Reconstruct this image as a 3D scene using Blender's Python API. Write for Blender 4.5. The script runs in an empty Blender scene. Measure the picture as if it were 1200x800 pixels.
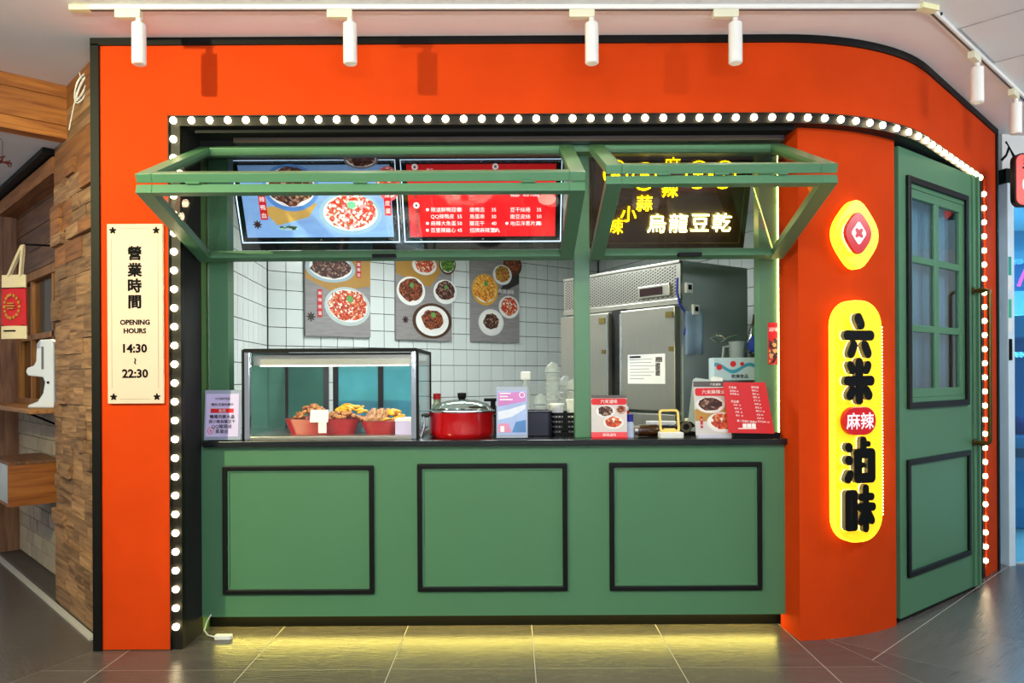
import bpy, bmesh, math, random
from mathutils import Vector, Matrix
random.seed(7)
R = math.radians
sc = bpy.context.scene
COL = sc.collection

# ------------------------------------------------------------------ camera
F, D, H, ROLL = 880.0, 3.745, 1.36, R(0.3)
cam_d = bpy.data.cameras.new('camera')
cam_d.sensor_width = 36.0
cam_d.lens = 36.0 * F / 1200.0
cam_d.shift_y = 40.0 / 1200.0
cam_d.clip_start = 0.05
cam = bpy.data.objects.new('camera', cam_d)
COL.objects.link(cam)
cam.matrix_world = (Matrix.Translation((0, -D, H)) @ Matrix.Rotation(R(90), 4, 'X') @ Matrix.Rotation(-ROLL, 4, 'Z'))
sc.camera = cam

def P(x, y, Z):
    """place of photo pixel (x, y) at distance Z in front of the camera"""
    a, b = x - 600.0, 440.0 - y
    a, b = a * math.cos(ROLL) + b * math.sin(ROLL), -a * math.sin(ROLL) + b * math.cos(ROLL)
    return Vector((a / F * Z, Z - D, H + b / F * Z))

# ------------------------------------------------------------------ world, lights, exposure
w = bpy.data.worlds.new('world'); sc.world = w
w.use_nodes = True
bg = w.node_tree.nodes['Background']
bg.inputs[0].default_value = (0.86, 0.93, 1.0, 1)
bg.inputs[1].default_value = 0.47
sc.view_settings.view_transform = 'Standard'
sc.view_settings.look = 'None'
sc.view_settings.gamma = 1.0
sc.view_settings.use_curve_mapping = False
sc.view_settings.exposure = 0.0

def lamp(name, kind, loc, target, energy, color, size=0.1, size_y=None, angle=60, blend=0.6):
    d = bpy.data.lights.new(name, kind)
    d.energy = energy; d.color = color
    if kind == 'AREA':
        d.size = size
        if size_y:
            d.shape = 'RECTANGLE'; d.size_y = size_y
    elif kind == 'SPOT':
        d.spot_size = R(angle); d.spot_blend = blend; d.shadow_soft_size = size
    else:
        d.shadow_soft_size = size
    o = bpy.data.objects.new(name, d); COL.objects.link(o)
    o.location = loc
    v = Vector(target) - Vector(loc)
    o.rotation_euler = v.to_track_quat('-Z', 'Y').to_euler()
    return o

lamp('key_spot', 'SPOT', (-3.0, -2.6, 2.96), (-1.3, 0, 1.55), 520, (1.0, 0.97, 0.50), 0.035, angle=88, blend=0.9)
lamp('arcade_lamp', 'AREA', (0.3, -3.2, 3.0), (0.3, -1.9, 0.0), 45, (0.93, 0.97, 1.0), 2.6, 0.5)
lamp('arcade_lamp', 'AREA', (4.2, -1.0, 3.0), (3.2, 0.5, 1.2), 75, (0.85, 0.94, 1.0), 1.4, 0.5)
lamp('kitchen_lamp', 'AREA', (-0.2, 1.75, 2.62), (-0.2, 1.75, 0), 66, (0.92, 1.0, 0.98), 1.6, 0.5)
lamp('neighbour_lamp', 'AREA', (5.2, 3.2, 2.9), (5.2, 3.2, 0), 330, (0.55, 0.85, 1.0), 1.5, 1.5)
lamp('cafe_lamp', 'AREA', (-4.3, 0.4, 2.7), (-3.4, 1.6, 0.8), 12, (1.0, 0.9, 0.78), 0.8, 0.8)
lamp('added_ceiling_fill', 'AREA', (0.4, -5.2, 1.7), (0.4, -4.95, 3.05), 350, (0.82, 0.91, 1.0), 3.0, 0.6)  # added area light behind the camera, only to brighten the ceiling

# ------------------------------------------------------------------ materials
def lin(h):
    if not isinstance(h, str):
        return tuple(h)
    h = h.lstrip('#')
    c = [int(h[i:i + 2], 16) / 255 for i in (0, 2, 4)]
    return tuple(x / 12.92 if x <= 0.04045 else ((x + 0.055) / 1.055) ** 2.4 for x in c)

MATS = {}
def base(name):
    m = bpy.data.materials.new(name); m.use_nodes = True
    nt = m.node_tree
    return m, nt, nt.nodes['Principled BSDF']

def mat(name, col, rough=0.5, metal=0.0, var=0.08, scale=6.0, bump=0.0, bscale=None, stretch=(1, 1, 1),
        emit=0.0, ecol=None, rand=0.0, coat=0.0, spec=0.5, trans=0.0, alpha=1.0):
    if name in MATS: return MATS[name]
    m, nt, b = base(name)
    N, L = nt.nodes, nt.links
    c = lin(col)
    tc = N.new('ShaderNodeTexCoord'); mp = N.new('ShaderNodeMapping')
    mp.inputs['Scale'].default_value = stretch
    L.new(tc.outputs['Object'], mp.inputs[0])
    nz = N.new('ShaderNodeTexNoise'); nz.inputs['Scale'].default_value = scale; nz.inputs['Detail'].default_value = 5
    L.new(mp.outputs[0], nz.inputs['Vector'])
    mx = N.new('ShaderNodeMix'); mx.data_type = 'RGBA'
    mx.inputs[6].default_value = (*[max(0, x * (1 - var)) for x in c], 1)
    mx.inputs[7].default_value = (*[min(1, x * (1 + var)) for x in c], 1)
    L.new(nz.outputs['Fac'], mx.inputs[0])
    out = mx.outputs[2]
    if rand:
        oi = N.new('ShaderNodeObjectInfo')
        hs = N.new('ShaderNodeHueSaturation')
        mr = N.new('ShaderNodeMapRange'); mr.inputs[3].default_value = 1 - rand; mr.inputs[4].default_value = 1 + rand
        L.new(oi.outputs['Random'], mr.inputs[0]); L.new(mr.outputs[0], hs.inputs['Value']); L.new(out, hs.inputs['Color'])
        out = hs.outputs[0]
    L.new(out, b.inputs['Base Color'])
    b.inputs['Roughness'].default_value = rough
    b.inputs['Metallic'].default_value = metal
    b.inputs['Specular IOR Level'].default_value = spec
    b.inputs['Coat Weight'].default_value = coat
    b.inputs['Transmission Weight'].default_value = trans
    b.inputs['Alpha'].default_value = alpha
    if bump:
        n2 = N.new('ShaderNodeTexNoise'); n2.inputs['Scale'].default_value = bscale or scale * 4; n2.inputs['Detail'].default_value = 6
        L.new(mp.outputs[0], n2.inputs['Vector'])
        bp = N.new('ShaderNodeBump'); bp.inputs['Strength'].default_value = bump; bp.inputs['Distance'].default_value = 0.01
        L.new(n2.outputs['Fac'], bp.inputs['Height']); L.new(bp.outputs[0], b.inputs['Normal'])
    if emit:
        if ecol is None: L.new(out, b.inputs['Emission Color'])
        else: b.inputs['Emission Color'].default_value = (*lin(ecol), 1)
        b.inputs['Emission Strength'].default_value = emit
    MATS[name] = m
    return m

def wood(name, c1, c2, scale=3.0, axis=0, rough=0.55, rand=0.0, dist=3.0, grain=14):
    if name in MATS: return MATS[name]
    m, nt, b = base(name)
    N, L = nt.nodes, nt.links
    tc = N.new('ShaderNodeTexCoord'); mp = N.new('ShaderNodeMapping')
    s = [grain, grain, grain]; s[axis] = 1.2
    mp.inputs['Scale'].default_value = s
    L.new(tc.outputs['Object'], mp.inputs[0])
    oi = N.new('ShaderNodeObjectInfo')
    vm = N.new('ShaderNodeVectorMath'); vm.operation = 'ADD'
    L.new(mp.outputs[0], vm.inputs[0])
    ml = N.new('ShaderNodeMath'); ml.operation = 'MULTIPLY'; ml.inputs[1].default_value = 37.0
    L.new(oi.outputs['Random'], ml.inputs[0]); L.new(ml.outputs[0], vm.inputs[1])
    nz = N.new('ShaderNodeTexNoise'); nz.inputs['Scale'].default_value = scale; nz.inputs['Detail'].default_value = 7
    nz.inputs['Distortion'].default_value = dist * 0.3
    L.new(vm.outputs[0], nz.inputs['Vector'])
    cr = N.new('ShaderNodeValToRGB')
    cr.color_ramp.elements[0].position = 0.32; cr.color_ramp.elements[0].color = (*lin(c1), 1)
    cr.color_ramp.elements[1].position = 0.68; cr.color_ramp.elements[1].color = (*lin(c2), 1)
    L.new(nz.outputs['Fac'], cr.inputs[0])
    hs = N.new('ShaderNodeHueSaturation')
    mr = N.new('ShaderNodeMapRange'); mr.inputs[3].default_value = 1 - rand; mr.inputs[4].default_value = 1 + rand
    L.new(oi.outputs['Random'], mr.inputs[0]); L.new(mr.outputs[0], hs.inputs['Value']); L.new(cr.outputs[0], hs.inputs['Color'])
    L.new(hs.outputs[0], b.inputs['Base Color'])
    b.inputs['Roughness'].default_value = rough
    bp = N.new('ShaderNodeBump'); bp.inputs['Strength'].default_value = 0.25; bp.inputs['Distance'].default_value = 0.004
    L.new(nz.outputs['Fac'], bp.inputs['Height']); L.new(bp.outputs[0], b.inputs['Normal'])
    MATS[name] = m
    return m

def speck(name, cols, scale=60.0, rough=0.4, emit=0.0):
    """mottled food or print colours out of a Voronoi cell pattern"""
    if name in MATS: return MATS[name]
    m, nt, b = base(name)
    N, L = nt.nodes, nt.links
    tc = N.new('ShaderNodeTexCoord')
    vo = N.new('ShaderNodeTexVoronoi'); vo.inputs['Scale'].default_value = scale
    L.new(tc.outputs['Object'], vo.inputs['Vector'])
    sp = N.new('ShaderNodeSeparateColor'); L.new(vo.outputs['Color'], sp.inputs[0])
    cr = N.new('ShaderNodeValToRGB'); cr.color_ramp.interpolation = 'CONSTANT'
    el = cr.color_ramp.elements
    el[0].color = (*lin(cols[0]), 1); el[1].position = 1.0 / len(cols); el[1].color = (*lin(cols[1 % len(cols)]), 1)
    for i in range(2, len(cols)):
        e = el.new(i / len(cols)); e.color = (*lin(cols[i]), 1)
    L.new(sp.outputs[0], cr.inputs[0]); L.new(cr.outputs[0], b.inputs['Base Color'])
    b.inputs['Roughness'].default_value = rough
    if emit:
        L.new(cr.outputs[0], b.inputs['Emission Color']); b.inputs['Emission Strength'].default_value = emit
    MATS[name] = m
    return m

def glow(name, col, strength):
    if name in MATS: return MATS[name]
    m, nt, b = base(name)
    b.inputs['Base Color'].default_value = (*lin(col), 1)
    b.inputs['Emission Color'].default_value = (*lin(col), 1)
    b.inputs['Emission Strength'].default_value = strength
    MATS[name] = m
    return m

def glass(name, tint='ffffff', refl=1.0, ior=1.45, rough=0.0, refl_tint=None, refl_tint_fac=0.0):
    if name in MATS: return MATS[name]
    m = bpy.data.materials.new(name); m.use_nodes = True
    nt = m.node_tree; N, L = nt.nodes, nt.links
    N.remove(N['Principled BSDF'])
    tr = N.new('ShaderNodeBsdfTransparent'); tr.inputs[0].default_value = (*lin(tint), 1)
    gl = N.new('ShaderNodeBsdfGlossy'); gl.inputs['Roughness'].default_value = rough
    gl.inputs[0].default_value = (refl, refl, refl, 1)
    lw = N.new('ShaderNodeLayerWeight'); lw.inputs[0].default_value = 0.5
    pw = N.new('ShaderNodeMath'); pw.operation = 'POWER'; pw.inputs[1].default_value = 5.0
    r0 = ((ior - 1) / (ior + 1)) ** 2
    ma = N.new('ShaderNodeMath'); ma.operation = 'MULTIPLY_ADD'; ma.inputs[1].default_value = 1 - r0; ma.inputs[2].default_value = r0
    L.new(lw.outputs['Facing'], pw.inputs[0]); L.new(pw.outputs[0], ma.inputs[0])
    mx = N.new('ShaderNodeMixShader')
    L.new(ma.outputs[0], mx.inputs[0]); L.new(tr.outputs[0], mx.inputs[1]); L.new(gl.outputs[0], mx.inputs[2])
    out = mx.outputs[0]
    if refl_tint:  # reflected colour painted in as a diffuse layer
        df = N.new('ShaderNodeBsdfDiffuse'); 
        tc = N.new('ShaderNodeTexCoord'); nz = N.new('ShaderNodeTexNoise'); nz.inputs['Scale'].default_value = 5
        L.new(tc.outputs['Object'], nz.inputs['Vector'])
        c = lin(refl_tint)
        cm = N.new('ShaderNodeMix'); cm.data_type = 'RGBA'
        cm.inputs[6].default_value = (*[x * 0.6 for x in c], 1); cm.inputs[7].default_value = (*[min(1, x * 1.4) for x in c], 1)
        L.new(nz.outputs['Fac'], cm.inputs[0]); L.new(cm.outputs[2], df.inputs[0])
        m2 = N.new('ShaderNodeMixShader'); m2.inputs[0].default_value = refl_tint_fac
        L.new(out, m2.inputs[1]); L.new(df.outputs[0], m2.inputs[2]); out = m2.outputs[0]
    L.new(out, N['Material Output'].inputs[0])
    MATS[name] = m
    return m

ORANGE = mat('orange plaster', (0.56, 0.045, 0.004), 0.75, spec=0.06, var=0.16, scale=3.2, bump=0.12, bscale=26)
GREEN = mat('sage green paint', '4b7956', 0.42, var=0.05, scale=4, bump=0.03, bscale=40)
BLACK = mat('black painted metal', '060606', 0.55, var=0.2, spec=0.2)
BLACKM = mat('black moulding', '0a0c0b', 0.45, var=0.2, spec=0.25)
CHAN = mat('brown black channel', '14120e', 0.5, var=0.15, spec=0.25)
DARK = mat('dark void', '060606', 0.8, var=0.2)
WHITE = mat('white paint', 'd9d8d4', 0.5, var=0.03)
CEIL = mat('ceiling paint', 'efecec', 0.75, var=0.03, scale=1.5, bump=0.04, bscale=60)
LAMPW = mat('white lamp metal', 'e6e3dc', 0.35, var=0.03)
PAPER = mat('paper white', 'e8e6e2', 0.6, var=0.03)
INK = mat('black ink', '0a0a0a', 0.7, var=0.1, spec=0.1)
STEEL = mat('brushed steel', 'a9a59b', 0.34, 0.85, var=0.10, scale=6, stretch=(30, 30, 1))
STEELD = mat('dark steel', '5a5c5c', 0.4, 0.8, var=0.12, scale=5)
CHROME = mat('chrome', 'cfd2d4', 0.15, 1.0, var=0.04)
TILE = mat('white ceramic tile', 'd9dedb', 0.18, var=0.04, scale=3, rand=0.035)
GROUT = mat('dark grout', '2e3030', 0.8, var=0.2)
GLASS = glass('clear glass')
WGLASS = glass('window glass', refl=0.6)
RED = mat('red enamel', 'b50a10', 0.16, var=0.05, coat=0.6)
REDP = mat('red print', 'd3121b', 0.5, var=0.05)
WPRINT = mat('white print', 'f2f0ee', 0.5, var=0.02)

# ------------------------------------------------------------------ mesh helpers
class MB:
    def __init__(s): s.v, s.f = [], []
    def add(s, vs, fs):
        k = len(s.v); s.v += [tuple(p) for p in vs]; s.f += [tuple(i + k for i in f) for f in fs]; return s
    def box(s, x0, x1, y0, y1, z0, z1, M=None):
        vs = [Vector((x, y, z)) for x in (x0, x1) for y in (y0, y1) for z in (z0, z1)]
        if M: vs = [M @ p for p in vs]
        return s.add(vs, [(0, 1, 3, 2), (4, 6, 7, 5), (0, 4, 5, 1), (2, 3, 7, 6), (0, 2, 6, 4), (1, 5, 7, 3)])
    def prism(s, poly, a, b, axis='y', M=None):
        """2-D outline extruded: axis y -> outline in x,z; axis z -> outline in x,y; axis x -> outline in y,z"""
        n = len(poly)
        def pt(p, h): return Vector((p[0], h, p[1])) if axis == 'y' else Vector((p[0], p[1], h)) if axis == 'z' else Vector((h, p[0], p[1]))
        vs = [pt(p, a) for p in poly] + [pt(p, b) for p in poly]
        if M: vs = [M @ p for p in vs]
        return s.add(vs, [tuple(range(n)), tuple(range(2 * n - 1, n - 1, -1))] + [(i, i + n, (i + 1) % n + n, (i + 1) % n) for i in range(n)])
    def ring(s, outer, inner, a, b, axis='y', M=None):
        """frame between two outlines of equal count, extruded"""
        n = len(outer)
        def pt(p, h): return Vector((p[0], h, p[1])) if axis == 'y' else Vector((p[0], p[1], h))
        vs = [pt(p, a) for p in outer] + [pt(p, a) for p in inner] + [pt(p, b) for p in outer] + [pt(p, b) for p in inner]
        if M: vs = [M @ p for p in vs]
        fs = []
        for i in range(n):
            j = (i + 1) % n
            fs += [(i, j, n + j, n + i), (2 * n + i, 3 * n + i, 3 * n + j, 2 * n + j), (i, 2 * n + i, 2 * n + j, j), (n + i, n + j, 3 * n + j, 3 * n + i)]
        return s.add(vs, fs)
    def tube(s, pts, r, n=8, closed=False):
        pts = [Vector(p) for p in pts]; m = len(pts); rs = r if isinstance(r, (list, tuple)) else [r] * m
        vs = []; up = None
        for i, p in enumerate(pts):
            t = (pts[(i + 1) % m] - pts[i - 1]) if closed else (pts[min(i + 1, m - 1)] - pts[max(i - 1, 0)])
            t.normalize()
            if up is None: up = t.orthogonal().normalized()
            up = (up - t * up.dot(t)); up = up.normalized() if up.length > 1e-6 else t.orthogonal().normalized()
            sd = t.cross(up)
            vs += [p + (up * math.cos(2 * math.pi * k / n) + sd * math.sin(2 * math.pi * k / n)) * rs[i] for k in range(n)]
        fs = [(i * n + k, i * n + (k + 1) % n, ((i + 1) % m) * n + (k + 1) % n, ((i + 1) % m) * n + k) for i in range(m if closed else m - 1) for k in range(n)]
        if not closed: fs += [tuple(range(n))[::-1], tuple(range((m - 1) * n, m * n))]
        return s.add(vs, fs)
    def lathe(s, prof, n=20, c=(0, 0, 0), M=None, sx=1, sy=1):
        vs = [Vector((r * sx * math.cos(2 * math.pi * k / n) + c[0], r * sy * math.sin(2 * math.pi * k / n) + c[1], z + c[2])) for r, z in prof for k in range(n)]
        if M: vs = [M @ p for p in vs]
        m = len(prof)
        fs = [(i * n + k, i * n + (k + 1) % n, (i + 1) * n + (k + 1) % n, (i + 1) * n + k) for i in range(m - 1) for k in range(n)]
        if prof[0][0] > 1e-5: fs.append(tuple(range(n))[::-1])
        if prof[-1][0] > 1e-5: fs.append(tuple(range((m - 1) * n, m * n)))
        return s.add(vs, fs)
    def blob(s, c, r, n=8, m=5, jit=0.0, rnd=random):
        vs = [(c[0], c[1], c[2] - r[2])]
        for i in range(1, m):
            a = math.pi * i / m
            for k in range(n):
                q = 1 + rnd.uniform(-jit, jit)
                vs.append((c[0] + r[0] * q * math.sin(a) * math.cos(2 * math.pi * k / n), c[1] + r[1] * q * math.sin(a) * math.sin(2 * math.pi * k / n), c[2] - r[2] * q * math.cos(a)))
        vs.append((c[0], c[1], c[2] + r[2])); e = len(vs) - 1
        fs = [(0, 1 + (k + 1) % n, 1 + k) for k in range(n)]
        for i in range(m - 2):
            fs += [(1 + i * n + k, 1 + i * n + (k + 1) % n, 1 + (i + 1) * n + (k + 1) % n, 1 + (i + 1) * n + k) for k in range(n)]
        fs += [(e, 1 + (m - 2) * n + k, 1 + (m - 2) * n + (k + 1) % n) for k in range(n)]
        return s.add(vs, fs)
    def mesh(s, name, mt, smooth=False):
        me = bpy.data.meshes.new(name); me.from_pydata(s.v, [], s.f)
        bm = bmesh.new(); bm.from_mesh(me)
        bmesh.ops.remove_doubles(bm, verts=bm.verts, dist=1e-6)
        bmesh.ops.recalc_face_normals(bm, faces=bm.faces)
        if smooth:
            for f in bm.faces: f.smooth = True
            for e in bm.edges:
                if len(e.link_faces) == 2 and e.calc_face_angle(0) > R(42): e.smooth = False
        bm.to_mesh(me); bm.free()
        if mt: me.materials.append(mt)
        return me
    def build(s, name, mt, parent=None, loc=(0, 0, 0), rot=(0, 0, 0), smooth=False, bevel=0):
        return put(name, s.mesh(name, mt, smooth), parent, loc, rot, bevel)

def put(name, me, parent=None, loc=(0, 0, 0), rot=(0, 0, 0), bevel=0):
    o = bpy.data.objects.new(name, me); COL.objects.link(o)
    o.location = loc; o.rotation_euler = rot
    if parent: o.parent = parent
    if bevel:
        b = o.modifiers.new('bevel', 'BEVEL'); b.width = bevel; b.segments = 2; b.limit_method = 'ANGLE'; b.angle_limit = R(40)
    return o

def tag(o, label, cat, group=None, kind=None):
    o['label'] = label; o['category'] = cat
    if group: o['group'] = group
    if kind: o['kind'] = kind
    return o

def thing(name, label, cat, loc=(0, 0, 0), rz=0.0, group=None, kind=None):
    o = bpy.data.objects.new(name, None); COL.objects.link(o)
    o.empty_display_size = 0.05
    o.location = loc; o.rotation_euler = (0, 0, rz)
    return tag(o, label, cat, group, kind)

def rrect(w, h, r, n=5, cx=0, cz=0):
    pts = []
    for sx, sz, a0 in ((1, 1, 0), (-1, 1, 90), (-1, -1, 180), (1, -1, 270)):
        for k in range(n + 1):
            a = R(a0 + 90 * k / n)
            pts.append((cx + sx * (w / 2 - r) + r * math.cos(a), cz + sz * (h / 2 - r) + r * math.sin(a)))
    return pts
def rect(x0, x1, z0, z1): return [(x0, z0), (x1, z0), (x1, z1), (x0, z1)]
def ell(rx, rz, n=24, cx=0, cz=0): return [(cx + rx * math.cos(2 * math.pi * k / n), cz + rz * math.sin(2 * math.pi * k / n)) for k in range(n)]
def frame_mb(x0, x1, z0, z1, w, y0, y1, mb=None):
    mb = mb or MB()
    return mb.ring(rect(x0, x1, z0, z1), rect(x0 + w, x1 - w, z0 + w, z1 - w), y0, y1)
def diamond(hw, hh, r, n=6):
    """rounded diamond outline"""
    pts = []
    c = [(hw, 0), (0, hh), (-hw, 0), (0, -hh)]
    for i in range(4):
        p, a, b = Vector(c[i]), Vector(c[i - 1]), Vector(c[(i + 1) % 4])
        d1, d2 = (a - p).normalized() * r, (b - p).normalized() * r
        for k in range(n + 1):
            t = k / n
            pts.append(tuple((p + d1) * (1 - t) ** 2 + p * 2 * t * (1 - t) + (p + d2) * t * t))
    return pts
def flower(r, n=5, m=40, a0=90, amp=0.26):
    return [((r * (1 - amp + amp * math.cos(n * a))) * math.cos(a + R(a0)), (r * (1 - amp + amp * math.cos(n * a))) * math.sin(a + R(a0))) for a in [2 * math.pi * k / m for k in range(m)]]

TEXT_CACHE = {}
def text_mesh(body, mt, size=0.1, depth=0.001, off=0.0, bevel=0.0, res=2, line=0.9):
    key = (body, mt.name, size, depth, off, bevel)
    if key in TEXT_CACHE: return TEXT_CACHE[key]
    c = bpy.data.curves.new('lettering', 'FONT'); c.body = body; c.size = size
    c.align_x = 'CENTER'; c.align_y = 'CENTER'; c.space_line = line
    c.extrude = max(depth - off * 0.5, 0.0002); c.resolution_u = res
    if off and not bevel: c.bevel_depth = off; c.bevel_resolution = 0
    if bevel: c.bevel_depth = bevel; c.bevel_resolution = 1
    o = bpy.data.objects.new('lettering', c)
    me = bpy.data.meshes.new_from_object(o)
    me.name = 'lettering'; me.materials.clear(); me.materials.append(mt)
    bpy.data.objects.remove(o); bpy.data.curves.remove(c)
    if len(me.vertices):
        xs = [v.co.x for v in me.vertices]; ys = [v.co.y for v in me.vertices]
        cx, cy = (min(xs) + max(xs)) / 2, (min(ys) + max(ys)) / 2
        me.transform(Matrix.Translation((-cx, -cy, 0)))
    TEXT_CACHE[key] = me
    return me
def write(body, mt, parent, x, y, z, size, depth=0.0008, off=0.0, bevel=0.0, name='lettering', rot=(R(90), 0, 0), left=False, line=0.9):
    me = text_mesh(body, mt, size, depth, off, bevel, line=line)
    if left and len(me.vertices): x = x + max(v.co.x for v in me.vertices)
    return put(name, me, parent, (x, y, z), rot)

# ------------------------------------------------------------------ the facade line in plan: straight, then an arc of 45 degrees, then straight
AX, AR = 1.35, 1.33
S1 = AX + AR * math.pi / 4
def fp(s, d=0.0):
    if s <= AX: return Vector((s, d)), 0.0
    if s <= S1:
        a = (s - AX) / AR
        return Vector((AX + (AR - d) * math.sin(a), AR - (AR - d) * math.cos(a))), a
    a = math.pi / 4; q = s - S1
    return Vector((AX + (AR - d) * math.sin(a) + q * math.cos(a), AR - (AR - d) * math.cos(a) + q * math.sin(a))), a
def srange(s0, s1):
    pts = [s0]
    n = 14
    for k in range(n + 1):
        q = AX + (S1 - AX) * k / n
        if s0 < q < s1: pts.append(q)
    return pts + [s1]
def sweep(mb, s0, s1, d0, d1, z0, z1):
    ss = srange(s0, s1); m = len(ss); vs = []
    for s in ss:
        a, b = fp(s, d0)[0], fp(s, d1)[0]
        vs += [(a.x, a.y, z0), (b.x, b.y, z0), (b.x, b.y, z1), (a.x, a.y, z1)]
    fs = [(i * 4 + k, i * 4 + (k + 1) % 4, (i + 1) * 4 + (k + 1) % 4, (i + 1) * 4 + k) for i in range(m - 1) for k in range(4)]
    fs += [(0, 3, 2, 1), ((m - 1) * 4, (m - 1) * 4 + 1, (m - 1) * 4 + 2, (m - 1) * 4 + 3)]
    return mb.add(vs, fs)

SE, SB = 3.93, 3.60          # right end of the facade, right upright of the bulb strip
XL, XS = -2.09, -1.71        # left end of the facade, outer edge of the left upright
ZT, ZH = 3.05, 2.665         # ceiling height, lower edge of the orange header
OPEN_L = XS + 0.055
ZS = ZH - 0.048              # underside of the strip

wf = MB()
sweep(wf, XL + 0.04, SE - 0.03, 0, 0.2, ZH, ZT - 0.035)
wf.box(XL + 0.04, XS, 0, 0.2, 0.004, ZH)
sweep(wf, SB + 0.02, SE - 0.03, 0, 0.2, 0.004, ZH)
tag(wf.build('wall_front', ORANGE), 'orange plastered front wall curving back at the right', 'wall', kind='structure')
tr = MB()
sweep(tr, XL, SE, -0.012, 0.2, ZT - 0.037, ZT)
tr.box(XL, XL + 0.042, -0.012, 0.2, 0, ZT - 0.03)
sweep(tr, SE - 0.035, SE, -0.012, 0.2, 0, ZT - 0.03)
tag(tr.build('trim_1', BLACK), 'black edge trim framing the orange wall', 'trim', kind='structure')

# reveals behind the strip
rv = MB()
rv.box(OPEN_L - 0.03, OPEN_L, 0.05, 0.26, 0, ZS)
rv.box(OPEN_L - 0.03, 1.5, 0.05, 0.42, ZS, ZS + 0.03)
sweep(rv, 1.5, SB, 0.05, 0.42, ZS, ZS + 0.03)
sweep(rv, SB - 0.03, SB + 0.0, 0.05, 0.3, 0, ZS)
tag(rv.build('trim_2', DARK), 'black reveal lining the shop opening behind the bulbs', 'trim', kind='structure')

# ------------------------------------------------------------------ bulb strip
strip = thing('bulb_strip', 'black channel with round glowing bulbs framing the green stall', 'light', (0, 0, 0))
ch = MB()
sweep(ch, XS, SB + 0.02, 0.010, 0.05, ZS, ZH)
ch.box(XS, OPEN_L, 0.010, 0.05, 0.0, ZS)
sweep(ch, SB - 0.035, SB + 0.02, 0.010, 0.05, 0.0, ZS)
ch.build('channel', CHAN, strip)
lip = MB()
sweep(lip, XS, SB + 0.02, -0.004, 0.012, ZH - 0.004, ZH)
lip.box(XS, XS + 0.004, -0.004, 0.012, 0.0, ZH)
lip.build('channel_edge', CHAN, strip)
BULB = glow('bulb glass', (1.0, 0.80, 0.46), 16.0)
bulb_me = MB().lathe([(0.0, -0.024), (0.009, -0.0225), (0.0155, -0.018), (0.0178, -0.011), (0.0155, -0.003), (0.012, 0.0)], 10, M=Matrix.Rotation(R(-90), 4, 'X')).mesh('bulb', BULB, True)
# lathe axis now lies along the depth direction, dome to the front
zc = (ZS + ZH) / 2
def bulb(x, y, z, a): put('bulb', bulb_me, strip, (x, y, z), (0, 0, a))
s = XS + 0.0275
while s < SB + 0.0:
    p, a = fp(s, 0.010); bulb(p.x, p.y, zc, a); s += 0.0905 if s < 1.9 else 0.112
z = zc - 0.0935
while z > 0.1:
    bulb(XS + 0.0275, 0.010, z, 0); z -= 0.0935
p, a = fp(SB - 0.008, 0.010)
z = zc - 0.0935
while z > 0.06:
    bulb(p.x, p.y, z, a); z -= 0.0935

# ------------------------------------------------------------------ ceiling and beam
cb = MB(); cb.box(-9, 9, -7, 9, ZT, ZT + 0.1)
ceil = tag(cb.build('ceiling', CEIL), 'pale painted arcade ceiling above the orange stall', 'ceiling', kind='structure')
ap = MB(); frame_mb(-0.3, 0.3, -0.3, 0.3, 0.006, ZT - 0.003, ZT, None)
ap = MB().ring(rect(-0.3, 0.3, -0.3, 0.3), rect(-0.292, 0.292, -0.292, 0.292), ZT - 0.004, ZT, axis='z')
ap.build('access_hatch', mat('hatch shadow gap', 'a9a6a6', 0.7), ceil, (2.62, -0.08, 0), (0, 0, R(43)))
MB().lathe([(0.0, -0.012), (0.008, -0.01), (0.01, 0)], 10).build('sensor', BLACK, ceil, (2.02, -0.22, ZT))

# ------------------------------------------------------------------ floor with tiles
TILEF = mat('dark stone floor tile', '544e4a', 0.26, var=0.22, scale=2.2, stretch=(1, 7, 1), bump=0.16, bscale=11, rand=0.12)
fl = MB(); fl.box(-9, 9, -7, 9, -0.1, -0.0012)
floor = tag(fl.build('floor', mat('floor grout', 'b8aea4', 0.8)), 'dark grey tiled arcade floor with pale joints', 'floor', kind='structure')
def clip(poly, a, b, c):     # keep a*x + b*y <= c
    out = []
    for i in range(len(poly)):
        p, q = poly[i - 1], poly[i]
        dp, dq = a * p[0] + b * p[1] - c, a * q[0] + b * q[1] - c
        if (dp <= 0) != (dq <= 0):
            t = dp / (dp - dq); out.append((p[0] + (q[0] - p[0]) * t, p[1] + (q[1] - p[1]) * t))
        if dq <= 0: out.append(q)
    return out
def area(p): return abs(sum(p[i - 1][0] * p[i][1] - p[i][0] * p[i - 1][1] for i in range(len(p)))) / 2
def floor_zone(ox, oy, ang, step, rng, planes):
    ca, sa = math.cos(ang), math.sin(ang); g = 0.0021
    for i in range(*rng[0]):
        for j in range(*rng[1]):
            q = [(i * step + g, j * step + g), ((i + 1) * step - g, j * step + g), ((i + 1) * step - g, (j + 1) * step - g), (i * step + g, (j + 1) * step - g)]
            q = [(ox + x * ca - y * sa, oy + x * sa + y * ca) for x, y in q]
            for pl in planes:
                if len(q) > 2: q = clip(q, *pl)
            if len(q) < 3 or area(q) < 0.006: continue
            cx, cy = sum(p[0] for p in q) / len(q), sum(p[1] for p in q) / len(q)
            l = [((p[0] - cx) * ca + (p[1] - cy) * sa, -(p[0] - cx) * sa + (p[1] - cy) * ca) for p in q]
            MB().prism(l, -0.02, 0.0, 'z').build('tile', TILEF, floor, (cx, cy, 0), (0, 0, ang))
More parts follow.
